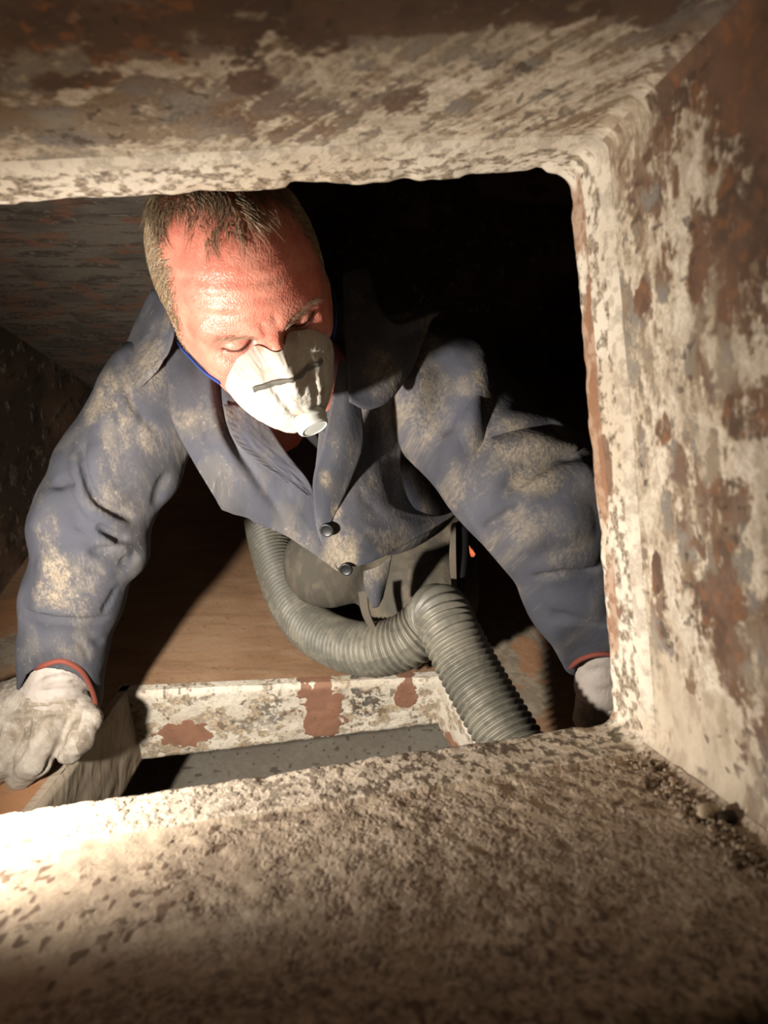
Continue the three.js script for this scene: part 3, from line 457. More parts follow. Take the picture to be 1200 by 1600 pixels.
const FOLDS = [
  { p: [[130, 690], [133, 735], [150, 778], [180, 799], [208, 811]], w: 0.0048, a: -0.020 }, { p: [[119, 700], [122, 745], [138, 790], [168, 812], [200, 823]], w: 0.009, a: 0.014 }, { p: [[146, 690], [150, 735], [165, 768], [195, 790]], w: 0.016, a: 0.008 },
  { p: [[153, 818], [168, 832], [183, 840], [196, 846]], w: 0.005, a: -0.017 }, { p: [[148, 826], [164, 842], [182, 850], [202, 856]], w: 0.006, a: 0.008 }, { p: [[150, 838], [175, 852], [205, 862]], w: 0.008, a: 0.006 },
  { p: [[135, 867], [160, 858], [180, 850], [188, 848]], w: 0.005, a: -0.008 }, { p: [[190, 872], [200, 878], [215, 868]], w: 0.006, a: -0.01 },
  { p: [[100, 762], [68, 800], [60, 838]], w: 0.018, a: 0.012 }, { p: [[84, 762], [110, 752], [128, 760]], w: 0.006, a: -0.010 }, { p: [[112, 790], [125, 815], [118, 830]], w: 0.010, a: -0.006 },
  { p: [[40, 955], [70, 964], [100, 968], [135, 969], [168, 966]], w: 0.0036, a: -0.016 }, { p: [[45, 945], [90, 953], [160, 955]], w: 0.010, a: 0.007 }, { p: [[40, 982], [90, 990], [160, 985]], w: 0.014, a: -0.005 },
  { p: [[184, 918], [172, 940], [160, 957]], w: 0.004, a: -0.009 }, { p: [[138, 982], [148, 1000], [160, 1005]], w: 0.004, a: -0.011 }, { p: [[110, 995], [130, 1010], [140, 1030]], w: 0.004, a: -0.005 },
  { p: [[60, 870], [70, 900], [62, 940]], w: 0.012, a: 0.006 }, { p: [[100, 880], [120, 905], [150, 900]], w: 0.012, a: -0.005 }, { p: [[110, 850], [150, 880], [180, 900]], w: 0.010, a: 0.006 },
  { p: [[186, 606], [200, 640], [240, 688], [305, 724]], w: 0.0055, a: 0.007 }, { p: [[196, 606], [212, 640], [252, 684], [310, 716]], w: 0.006, a: -0.004 },
  { p: [[125, 640], [155, 655], [185, 650]], w: 0.012, a: 0.006 }, { p: [[262, 740], [250, 765], [245, 790]], w: 0.007, a: -0.010 }, { p: [[225, 640], [215, 700], [230, 760]], w: 0.02, a: 0.006 },
  { p: [[756, 536], [748, 590], [730, 650], [712, 700], [697, 746]], w: 0.016, a: 0.028 }, { p: [[740, 600], [720, 645], [700, 690]], w: 0.014, a: -0.014 },
  { p: [[770, 668], [815, 658], [860, 662], [900, 690]], w: 0.014, a: 0.016 }, { p: [[790, 770], [830, 735], [870, 712], [900, 705]], w: 0.012, a: -0.014 }, { p: [[800, 790], [850, 752], [900, 735], [940, 745]], w: 0.014, a: 0.012 },
  { p: [[757, 826], [790, 806], [815, 790]], w: 0.005, a: -0.010 }, { p: [[800, 860], [850, 825], [930, 810]], w: 0.02, a: 0.010 }, { p: [[836, 902], [880, 896], [940, 890]], w: 0.005, a: -0.012 }, { p: [[830, 885], [880, 878], [940, 872]], w: 0.012, a: 0.006 },
  { p: [[858, 958], [900, 972], [950, 985]], w: 0.008, a: -0.010 }, { p: [[850, 930], [900, 940], [950, 950]], w: 0.015, a: 0.007 }, { p: [[640, 560], [650, 640], [640, 720]], w: 0.02, a: 0.010 }, { p: [[690, 540], [690, 610], [680, 680]], w: 0.02, a: -0.008 },
  { p: [[700, 745], [740, 810], [800, 900]], w: 0.012, a: 0.006 },
];
const jacketF = folds(jacketBase, FOLDS);
const jacketS = (x, y, z) => { let d = jacketF(x, y, z); if (y < -0.12) { d = smax(smax(d, -cuffHoleR(x, y, z), 0.004), -cuffHoleL(x, y, z), 0.004); if (x > 0.2) d = smax(d, cutL.x * x + cutL.y * y + cutL.z * z - cutLC, 0.004); if (x < -0.3) d = smax(d, cutN.x * x + cutN.y * y + cutN.z * z - cutC, 0.004); } return d + 0.0022 * (fbm3(x * 38, y * 38, z * 38, 2) - 0.5); };
// dust lying on the cloth: [x, y, rx, ry in pixels, amount, depth if it lies on a hanging sheet]
const DUSTS = [[236, 560, 42, 52, .95, .93], [206, 604, 18, 24, .8, .95], [262, 490, 14, 30, .7, .9], [166, 612, 26, 40, .75], [140, 650, 16, 26, .6], [196, 660, 16, 60, .6], [240, 690, 30, 16, .55], [280, 712, 34, 12, .6], [168, 700, 22, 50, .4], [84, 905, 30, 44, .85], [112, 945, 40, 20, .5], [130, 905, 28, 24, .4], [75, 830, 20, 26, .5], [100, 1005, 50, 18, .3], [180, 770, 34, 24, .4], [215, 745, 34, 30, .3],
  [600, 585, 46, 42, .9, .9], [556, 480, 14, 50, .7, .92], [640, 495, 52, 16, .95, .93], [584, 450, 14, 40, .6, .93], [655, 440, 22, 24, .6, .95], [655, 640, 60, 90, .62], [640, 540, 40, 40, .5], [800, 690, 86, 36, .85], [850, 740, 60, 34, .8], [760, 600, 18, 60, .8], [740, 740, 40, 50, .45], [820, 820, 60, 30, .5], [890, 860, 50, 24, .45], [910, 640, 30, 50, .6],
  [532, 862, 32, 30, .85, .97], [524, 804, 10, 8, .9, .96], [598, 790, 52, 40, .5, .98], [556, 770, 30, 14, .5, .96], [640, 830, 40, 22, .45, 1.01], [505, 760, 12, 10, .8, .94], [600, 850, 40, 20, .6, 1.0], [360, 780, 30, 14, .3, .98], [470, 850, 36, 22, .35, 1.0], [540, 700, 22, 30, .3, .91], [310, 640, 50, 70, .22, .935], [370, 660, 20, 26, .35, .93], [330, 560, 40, 30, .2, .93]];
const dustUV = DUSTS.map(([x, y, rx, ry, a, d]) => { const p = d ? px(x, y, d) : hit(jacketF, x, y) ?? px(x, y, 1), k = -p.z / F / CLW; return [...clothUV(p), rx * k * 1.05, ry * k * 1.05, a]; });
const ctex = paint(2048, 2048, 1, 1, (u, v) => {
  const U = u * CLW, Vv = v * CLW, w = (fbm(U * 30, Vv * 30, 4) - 0.5) * 1.5;
  const big = fbm(U * 9 + 1, Vv * 9, 3), mid = fbm(U * 46, Vv * 40 + 9, 4), fine = fbm(U * 330 + 3, Vv * 330, 3);
  let c = mix3([0.043, 0.045, 0.058], [0.070, 0.074, 0.098], step(.35, .65, big)); c = mix3(c, [0.100, 0.092, 0.082], step(.45, .70, mid) * .45);
  let m = 0; for (const q of dustUV) { const dx = (u - q[0]) / q[2], dy = (v - q[1]) / q[3]; if (dx > 2 || dx < -2 || dy > 2 || dy < -2) continue; const r = Math.hypot(dx, dy) + w * .8; m = Math.max(m, q[4] * step(1.35, 0.35, r)); }
  const speck = step(0.70, 0.82, fine) * step(.42, .62, mid), xf = fbm(U * 620 + 5, Vv * 620, 2), sm_ = fbm(U * 70 + Vv * 30, Vv * 24 - U * 12, 4);
  const d = clamp(m * (0.14 + 0.60 * step(0.44, 0.66, 0.36 * mid + 0.22 * fine + 0.14 * xf + 0.28 * sm_ + 0.08 * m)));
  c = mix3(c, mix3([0.215, 0.172, 0.115], [0.30, 0.25, 0.18], step(.4, .65, xf)), d); c = mix3(c, [0.34, 0.30, 0.24], speck * .3);
  c = mix3(c, [0.19, 0.17, 0.145], step(.45, .75, sm_) * step(.4, .65, big) * .25); c = mix3(c, [0.045, 0.045, 0.052], step(.55, .75, fbm(U * 24 + 60, Vv * 20, 4)) * .4);
  const weave = 0.5 + 0.12 * Math.sin(U * 5200) * Math.sin(Vv * 5200);
  return [c[0], c[1], c[2], .45 + .3 * d * fine + .2 * (fine - .5) + .1 * (weave - .5)];
});
const clothMat = mat({ map: ctex.map, bumpMap: ctex.bumpMap, bumpScale: 0.0012, roughness: 0.92 });
const jg = netMesh(jacketS, V3(-0.56, -0.30, -1.52), V3(0.48, 0.27, -0.86), 0.0033, 1);
jg.deleteAttribute('uv');
const blade = sheet([[[756, 534, 0.99], [760, 540, 0.992]], [[738, 600, 0.955], [752, 592, 0.95], [768, 612, 1.0]], [[716, 670, 0.925], [742, 655, 0.918], [782, 672, 0.975]], [[697, 752, 0.955], [738, 745, 0.945], [800, 735, 0.955]]], 0.004, 30, 50, (u, v) => 0.006 * Math.sin(u * 3.1) * v);
const peak = sheet([[[770, 672, 0.945], [800, 655, 0.955], [850, 655, 0.955], [902, 682, 0.955]], [[765, 700, 0.91], [810, 690, 0.905], [850, 690, 0.905], [905, 700, 0.92]], [[775, 750, 0.935], [815, 748, 0.925], [850, 740, 0.925], [890, 725, 0.93]]], 0.004, 40, 24);
const jacket = obj('jacket', world(setClothUV(mergeGeometries([jg, blade, peak]))), clothMat, man);
// hanging fronts, lapels and collar
const onJacket = (name, g, m, label) => obj(name, world(setClothUV(g)), m, jacket, label);
const panelR = sheet([[[258, 545, 0.935], [306, 545, 0.925], [345, 560, 0.925], [386, 596, 0.932]], [[262, 600, 0.915], [310, 598, 0.905], [350, 612, 0.912], [402, 640, 0.930]], [[268, 650, 0.915], [316, 660, 0.908], [370, 680, 0.918], [446, 706, 0.940]], [[298, 716, 0.930], [345, 728, 0.922], [410, 745, 0.935], [490, 772, 0.957]], [[338, 782, 0.97], [390, 792, 0.962], [450, 810, 0.968], [505, 826, 0.982]], [[347, 794, 0.99], [400, 817, 0.985], [455, 843, 0.985], [529, 894, 0.995]]], 0.003, 60, 70, (u, v, p) => (0.010 * Math.exp(-Math.pow((u - 0.46) / 0.09, 2)) - 0.010 * Math.exp(-Math.pow((u - 0.60) / 0.05, 2))) * (1 - v) + 0.003 * (fbm(u * 4, v * 3 + 5, 3) - 0.5) * 4 * .5);
onJacket('front_panel', panelR, clothMat);
const turned = sheet([[[347, 632, 0.904], [372, 634, 0.911], [404, 640, 0.922]], [[366, 690, 0.910], [404, 696, 0.919], [447, 706, 0.931]], [[424, 738, 0.927], [452, 744, 0.934], [482, 752, 0.944]], [[476, 774, 0.944], [483, 774, 0.946], [491, 775, 0.949]]], 0.0035, 30, 60, (u, v) => 0.0008 * Math.exp(-Math.pow((u - 0.14) / 0.06, 2)) * Math.sin(v * 110) + 0.005 * (fbm(u * 3 + 2, v * 4, 3) - .5));
onJacket('lapel', turned, clothMat);
const panelL = sheet([[[500, 640, 0.95], [548, 612, 0.95], [592, 612, 0.955], [640, 640, 0.99]], [[497, 690, 0.95], [545, 700, 0.955], [585, 712, 0.97], [625, 735, 1.02]], [[490, 770, 0.955], [540, 775, 0.955], [590, 782, 0.975], [648, 796, 1.03]], [[498, 836, 0.965], [545, 832, 0.965], [610, 824, 0.995], [690, 806, 1.06]], [[528, 888, 0.985], [572, 880, 0.985], [640, 848, 1.02], [724, 796, 1.085]]], 0.003, 50, 50, (u, v) => 0.010 * (fbm(u * 3 + 8, v * 3, 3) - 0.5));
onJacket('front_panel', panelL, clothMat);
const lapel = sheet([[[531, 560, 0.89], [546, 575, 0.896], [562, 622, 0.91]], [[508, 676, 0.893], [536, 684, 0.902], [568, 690, 0.925]], [[489, 752, 0.92], [515, 756, 0.928], [548, 752, 0.946]], [[495, 815, 0.950], [502, 822, 0.953], [512, 826, 0.958]]], 0.003, 24, 60);
onJacket('lapel', lapel, clothMat);
const collarL = sheet([[[536, 428, 0.935], [572, 420, 0.945], [602, 490, 0.925], [688, 466, 0.955]], [[538, 520, 0.905], [575, 535, 0.905], [618, 540, 0.915], [672, 505, 0.95]], [[546, 628, 0.885], [572, 640, 0.895], [606, 628, 0.91], [645, 575, 0.94]]], 0.004, 40, 50, (u, v) => 0.012 * Math.exp(-Math.pow((v - 0.28) / 0.1, 2)) * step(.15, .4, u));
onJacket('collar', collarL, clothMat);
const collarR = sheet([[[238, 452, 0.96], [262, 470, 0.92], [276, 498, 0.885]], [[205, 515, 0.985], [240, 528, 0.925], [266, 540, 0.895]], [[184, 582, 0.985], [214, 584, 0.93], [246, 576, 0.905]], [[196, 614, 0.965], [206, 613, 0.945], [222, 604, 0.925]]], 0.004, 30, 40, (u, v) => 0.006 * (fbm(u * 4, v * 4 + 3, 3) - 0.5));
onJacket('collar', collarR, clothMat);
// ------------------------------------------------------------------ dust mask (head axes, then eye axes)
const headGeo = (g) => { g.applyQuaternion(headQ); g.translate(headO.x, headO.y, headO.z); return world(g); };
const MC = [0, -0.056];
const faceZ = (x, y) => { let z = 0.19; for (let i = 0; i < 60; i++) { const d = headLocal(x, y, z); if (d < 0.0005) break; z -= d * 0.7; if (z < -0.02) break; } return z; };
function maskRim(a) { const c = Math.cos(a), s = Math.sin(a); const rx = 0.057, ry = s > 0 ? 0.053 : 0.064; const e = s > 0 ? 2.5 : 2.1; const k = Math.pow(Math.pow(Math.abs(c) / rx, e) + Math.pow(Math.abs(s) / ry, e), -1 / e); return [MC[0] + c * k, MC[1] + s * k]; }
const RIM = Array.from({ length: 97 }, (_, i) => { const a = i / 96 * Math.PI * 2, [x, y] = maskRim(a); return [x, y, Math.max(0.03, faceZ(x * 0.985, y)) + 0.0035]; });
RIM.forEach((q, i) => { const A = RIM[(i + 95) % 96], B = RIM[(i + 1) % 96]; q[3] = (A[2] + q[2] * 2 + B[2]) / 4; });
function maskAt(a, r) { // a in turns, r 0 centre .. 1 rim
  const f = a * 96, i = Math.floor(f) % 96, t = f - Math.floor(f), R0 = RIM[i], R1 = RIM[i + 1], rx = mix(R0[0], R1[0], t), ry = mix(R0[1], R1[1], t), rz = mix(R0[3], R1[3], t);
  const x = mix(MC[0], rx, r), y = mix(MC[1], ry, r), dome = Math.pow(Math.max(0, 1 - Math.pow(r, 2.4)), 0.72);
  const noseLift = 0.012 * Math.exp(-(x * x) / (0.014 * 0.014)) * step(-0.06, -0.015, y) * (1 - r * r * .4);
  let z = mix(rz, 0.128 - 0.10 * (y + 0.058) * (y > -0.058 ? 1.0 : 0.25) - 0.0, dome) + noseLift * dome;
  // hanging creases, crimped border
  z -= 0.0035 * Math.exp(-Math.pow((x - 0.017 - 0.2 * (y + 0.05)) / 0.0035, 2)) * step(0.95, .5, r) * step(-.08, -.05, y) + 0.003 * Math.exp(-Math.pow((x - 0.030 - 0.25 * (y + 0.05)) / 0.003, 2)) * step(0.95, .5, r) * step(-.09, -.05, y) + 0.003 * Math.exp(-Math.pow((x + 0.012 + 0.3 * (y + 0.05)) / 0.0035, 2)) * step(0.95, .5, r);
  z += 0.0016 * (fbm(x * 160 + 3, y * 160, 3) - 0.5) * 2 * (r < 0.97 ? 1 : 0);
  if (r > 0.80 && r < 0.995) z += 0.0011 * Math.sin(a * Math.PI * 2 * 70) * step(.80, .88, r) * (Math.sin(a * Math.PI * 2) > -0.2 ? 1 : .3);
  z -= 0.0022 * Math.exp(-Math.pow((r - 0.80) / 0.025, 2));
  return V3(x, y, z);
}
const maskTex = paint(512, 512, 0.16, 0.16, (u, v) => { const m = fbm(u * 50, v * 50, 4), f = fbm(u * 500, v * 500, 2); let c = mix3([0.50, 0.48, 0.43], [0.41, 0.385, 0.33], step(.45, .7, m)); c = mix3(c, [0.36, 0.29, 0.20], step(.62, .78, fbm(u * 80 + 9, v * 80, 4)) * .7); return [...c, .5 + .4 * (f - .5)]; });
const maskMat = mat({ map: maskTex.map, bumpMap: maskTex.bumpMap, bumpScale: 0.0006, roughness: 0.9 });
const maskShell = (off, flip) => grid(192, 44, (a, r) => { const rr = Math.pow(r, 0.8); const p = maskAt(a % 1, rr); p.z += off * (rr > 0.97 ? 0.2 : 1); return p; }, (a, r) => { const p = maskAt(a % 1, r); return [p.x / 0.16 + 0.5, p.y / 0.16 + 0.9]; }, flip);
const mask = obj('dust_mask', headGeo(mergeGeometries([maskShell(0.0, true), maskShell(-0.0022, false)])), maskMat, man, 'white cup dust mask with creases');
const near = (x, y) => { let best = null, bd = 1e9; for (let i = 0; i < 96; i++) for (let j = 1; j <= 40; j++) { const p = maskAt(i / 96, j / 40), d = Math.hypot(p.x - x, p.y - y); if (d < bd) { bd = d; best = p; } } return best; };
{ // metal strip over the nose
  const pts = []; for (let k = -6; k <= 6; k++) { const x = k / 6 * 0.036; const p = near(x, -0.022 - 0.20 * Math.abs(x)); pts.push(V3(x, -0.022 - 0.20 * Math.abs(x), p.z + 0.0016)); }
  const c = new THREE.CatmullRomCurve3(pts);
  const g = mergeGeometries([grid(40, 3, (s, k) => { const p = c.getPoint(s); p.y += (k - .5) * .0062; p.z -= Math.abs(k - .5) * 0.0012 - 0.0004; return p; }), grid(40, 1, (s, k) => { const p = c.getPoint(s); p.y += .0031; p.z -= .0003 + k * .0014; return p; }), grid(40, 1, (s, k) => { const p = c.getPoint(s); p.y -= .0031; p.z -= .0003 + k * .0014; return p; })]);
  obj('nose_clip', headGeo(g), mat({ color: 0x77756e, roughness: 0.45, metalness: 0.5 }), mask, 'grey metal nose strip');
}
{ // exhalation valve: a chunky rounded disc low on the cup
  const at = near(0.004, -0.078), n = V3(0.05, -0.30, 0.95).normalize();
  const prof = [[0, 0.0085], [0.0125, 0.0085], [0.0136, 0.0080], [0.0142, 0.0068], [0.0145, 0.003], [0.0158, 0.0022], [0.0162, 0.001], [0.0160, -0.004], [0, -0.004]].map(([r, y]) => new THREE.Vector2(r, y));
  const g = new THREE.LatheGeometry(prof, 48), q = new THREE.Quaternion().setFromUnitVectors(V3(0, 1, 0), n);
  g.scale(1.12, 1.25, 0.92); g.applyQuaternion(q); g.translate(at.x, at.y, at.z);
  const ring = new THREE.TorusGeometry(0.0118, 0.0007, 8, 40); ring.rotateX(Math.PI / 2); ring.translate(0, 0.0107, 0); ring.scale(1.12, 1, .92); ring.applyQuaternion(q); ring.translate(at.x, at.y, at.z);
  const slot = new RoundedBoxGeometry(0.007, 0.0035, 0.0022, 2, 0.0006); slot.translate(0.006, 0.006, 0.0132); slot.applyQuaternion(q); slot.translate(at.x, at.y, at.z);
  const vm = obj('valve', headGeo(mergeGeometries([g.toNonIndexed(), ring.toNonIndexed()])), mat({ color: 0xcfd2cc, roughness: 0.5 }), mask, 'white plastic breathing valve');
  obj('valve_slot', headGeo(slot), mat({ color: 0x2a2926, roughness: 0.8 }), vm);
}
for (const s of [-1, 1]) { // blue elastic straps along the cheeks
  const pts = [[0.052, -0.044], [0.060, -0.034], [0.066, -0.024], [0.071, -0.014], [0.075, -0.004], [0.077, 0.008]].map(([x, y], i) => { let zz = [0.066, 0.056, 0.042, 0.026, 0.010, -0.01][i]; let xx = x; for (let k = 0; k < 30; k++) { const d = headLocal(s * xx, y, zz); xx -= d - 0.002; if (Math.abs(d - 0.002) < 1e-4) break; } return V3(s * xx, y, zz); });
  const c = new THREE.CatmullRomCurve3(pts);
  const g = mergeGeometries([0, 1].map((o) => grid(30, 2, (t, k) => { const p = c.getPoint(t); const n = V3(s, 0, 0.5).normalize(); p.y += (k - 0.5) * 0.0052; return p.addScaledVector(n, o * 0.0012); })));
  obj('strap', headGeo(g), mat({ color: 0x24367c, roughness: 0.8 }), mask, 'blue elastic strap');
}
// ------------------------------------------------------------------ hair: short strands on the scalp
{
  const r = rng(31), strands = [], P = [], ix = [], C = [];
  const surf = (d) => { const o = V3(0, 0.035, -0.005); let t = 0.16; for (let i = 0; i < 40; i++) { const p = o.clone().addScaledVector(d, t), v = headLocal(p.x, p.y, p.z); t -= v; if (Math.abs(v) < 2e-4) break; } return o.addScaledVector(d, t); };
  const dens = (p) => {
    const x = p.x, y = p.y, z = p.z, ax = Math.abs(x);
    if (y < -0.045) return 0;
    const side = step(0.056, 0.066, ax) * step(0.047 - 0.25 * Math.max(0, 0.03 - y), 0.034 - 0.25 * Math.max(0, 0.03 - y), z) * step(-0.045, -0.03, y);
    const left = x < 0;
    const hair = (left ? 0.020 : 0.036) - 0.55 * Math.max(0, 0.03 - Math.abs(ax - 0.043));   // hairline depth, receding at the temples
    const top = step(hair + 0.014, hair - 0.004, z) * step(0.05, 0.065, y);
    const tuft = Math.exp(-Math.pow((x - 0.008) / 0.024, 2)) * step(0.072, 0.045, z) * step(0.082, 0.098, y) * 0.6;
    return clamp(Math.max(side, top * (left ? 0.85 : 1), tuft));
  };
  for (let n = 0, tries = 0; n < 9500 && tries < 120000; tries++) {
    const d = V3(r() * 2 - 1, r() * 1.6 - 0.55, r() * 2 - 1.1); if (d.lengthSq() > 1.4 || d.lengthSq() < .04) continue; d.normalize();
    const p = surf(d); if (p.z < -0.085 || r() > dens(p)) continue;
    const N = p.clone().sub(V3(0, 0.02, -0.01)).normalize(), cl = fbm3(p.x * 70, p.y * 70, p.z * 70, 2) - 0.5, cl2 = noise3(p.x * 90 + 5, p.y * 90, p.z * 90) - 0.5;
    let dir = Math.abs(p.x) > 0.056 ? V3(0, -0.75, -0.45) : V3(0.35 * Math.sign(p.x - 0.01) + cl * 2.0, -0.2, 0.8); dir.x += cl2 * 1.2 + (r() - .5) * .5; dir.y += (r() - .5) * .5; dir.z += (r() - .5) * .5;
    dir.addScaledVector(N, -dir.dot(N)).normalize();
    const len = (Math.abs(p.x) > 0.056 ? 0.012 : 0.018) * (0.7 + 0.6 * r()), w = 0.00030 + 0.00018 * r(), lift = Math.abs(p.x) > .056 ? 0.30 : 0.42;
    const side = dir.clone().cross(N).normalize(), tone = r(), col = tone < 0.5 ? [0.34, 0.25, 0.15] : tone < 0.8 ? [0.24, 0.165, 0.095] : [0.50, 0.42, 0.31];
    const o = P.length / 3, K = 4;
    for (let k = 0; k <= K; k++) { const t = k / K, q = p.clone().addScaledVector(dir, len * t).addScaledVector(N, len * (lift * t - 0.42 * t * t) + 0.0004).addScaledVector(side, cl * len * t * t * 1.2); const ww = w * (1 - 0.85 * t); for (const [a, b] of [[-1, 0], [1, 0], [0, 1]]) { const v = q.clone().addScaledVector(side, a * ww).addScaledVector(N, b * ww * 1.2); P.push(v.x, v.y, v.z); C.push(...col); } }
    for (let k = 0; k < K; k++) for (let e = 0; e < 3; e++) { const a = o + 3 * k + e, b = o + 3 * k + (e + 1) % 3; ix.push(a, b, a + 3, b, b + 3, a + 3); }
    n++;
  }
  // eyebrows
  for (const s of [-1, 1]) for (let n = 0; n < 90; n++) { const t = r(), x = s * (0.012 + 0.040 * t), y = 0.010 + 0.008 * Math.sin(t * 2.2) + (r() - .5) * .008, z = faceZ(x, y), p = V3(x, y, z), N = V3(s * .3, .2, 1).normalize(), dir = V3(s * (.8 + .3 * r()), .25 - .7 * t + (r() - .5) * .5, -.25).normalize(), len = .007 * (.6 + .6 * r()), o = P.length / 3, side = dir.clone().cross(N).normalize(); const col = r() < .6 ? [.36, .25, .16] : [.48, .38, .28]; for (let k = 0; k <= 2; k++) { const u = k / 2, ww = .0003 * (1 - .8 * u), q = p.clone().addScaledVector(dir, len * u).addScaledVector(N, .0003 + len * .18 * u); for (const [a, b] of [[-1, 0], [1, 0], [0, 1]]) { const v = q.clone().addScaledVector(side, a * ww).addScaledVector(N, b * ww); P.push(v.x, v.y, v.z); C.push(...col); } } for (let k = 0; k < 2; k++) for (let e = 0; e < 3; e++) { const a = o + 3 * k + e, b = o + 3 * k + (e + 1) % 3; ix.push(a, b, a + 3, b, b + 3, a + 3); } }
  const g = new THREE.BufferGeometry(); g.setAttribute('position', new THREE.Float32BufferAttribute(P, 3)); g.setAttribute('color', new THREE.Float32BufferAttribute(C, 3)); g.setIndex(ix); g.computeVertexNormals();
  const hair = obj('hair', headGeo(g), mat({ vertexColors: true, roughness: 0.55 }), man, 'short greying fair hair'); hair.userData.kind = 'stuff';
}
// ------------------------------------------------------------------ gloves
const gloveTex = paint(700, 700, 0.35, 0.35, (u, v) => { const m = fbm(u * 24, v * 24, 4), f = fbm(u * 260, v * 260, 3), st = fbm(u * 60 + 5, v * 34, 4); let c = mix3([0.31, 0.275, 0.23], [0.21, 0.175, 0.132], step(.40, .62, m)); c = mix3(c, [0.12, 0.095, 0.07], step(.48, .7, st) * .55); c = mix3(c, [0.40, 0.36, 0.31], step(.58, .7, f) * .4); return [...c, .5 + .5 * (st - .5) + .3 * (f - .5)]; });
const gloveMat = mat({ map: gloveTex.map, bumpMap: gloveTex.bumpMap, bumpScale: 0.003, roughness: 0.8 });
const cuffTex = paint(400, 400, 0.35, 0.35, (u, v) => { const m = fbm(u * 40, v * 40, 4), f = fbm(u * 260, v * 260, 3); let c = mix3([0.35, 0.31, 0.28], [0.28, 0.245, 0.21], step(.35, .65, m)); c = mix3(c, [0.26, 0.21, 0.17], step(.55, .75, fbm(u * 80 + 5, v * 60, 4)) * .5); return [...c, .5 + .4 * (m - .5) + .3 * (f - .5)]; });
const cuffMat = mat({ map: cuffTex.map, bumpMap: cuffTex.bumpMap, bumpScale: 0.002, roughness: 0.9 });
const setGloveUV = (g) => { const p = g.attributes.position, t = new Float32Array(p.count * 2); for (let i = 0; i < p.count; i++) { t[2 * i] = (p.getX(i) + .12 * p.getZ(i)) / .35 + .5; t[2 * i + 1] = (p.getY(i) * .85 - p.getZ(i) * .5) / .35; } g.setAttribute('uv', new THREE.BufferAttribute(t, 2)); return g; };
function fingerChain(list) { return list.slice(1).map((b, i) => cap(list[i].slice(0, 3), list[i][3], b.slice(0, 3), b[3])); }
function glove(fingers, palm, foldList, cell, box, label, cuffParts, cuffFolds, cuffBox) {
  const F_ = fingers.map(fingerChain), Pm = palm.map((q) => cap(q[0], q[1], q[2], q[3]));
  const base = (x, y, z) => { let d = 1e9; for (const f of Pm) d = smin(d, f(x, y, z), 0.014); let e = 1e9; for (const ch of F_) { let c = 1e9; for (const f of ch) c = smin(c, f(x, y, z), 0.006); d = smin(d, c, 0.0045); } return d; };
  const fold = folds(base, foldList), s = (x, y, z) => fold(x, y, z) + 0.0028 * (fbm3(x * 70, y * 110, z * 90, 3) - 0.5) + 0.0016 * (noise3(x * 120, y * 330, z * 200) - 0.5);
  const g = obj('glove', world(setGloveUV(netMesh(s, ...box, cell, 1))), gloveMat, man, label);
  const cp = cuffParts.map((q) => cap(q[0], q[1], q[2], q[3])), cb = (x, y, z) => { let d = 1e9; for (const f of cp) d = smin(d, f(x, y, z), 0.015); return d; }, cf = folds(cb, cuffFolds);
  obj('cuff', world(setGloveUV(netMesh((x, y, z) => cf(x, y, z) + 0.002 * (fbm3(x * 120, y * 120, z * 120, 2) - 0.5), ...cuffBox, cell, 1))), cuffMat, g, 'pale leather cuff');
  return g;
}
const bx = (a, b, da, db) => { const p = [px(a[0], a[1], da), px(b[0], b[1], da), px(a[0], b[1], db), px(b[0], a[1], db), px(a[0], a[1], db), px(b[0], b[1], db)]; const B = new THREE.Box3().setFromPoints(p).expandByScalar(0.02); return [B.min, B.max]; };
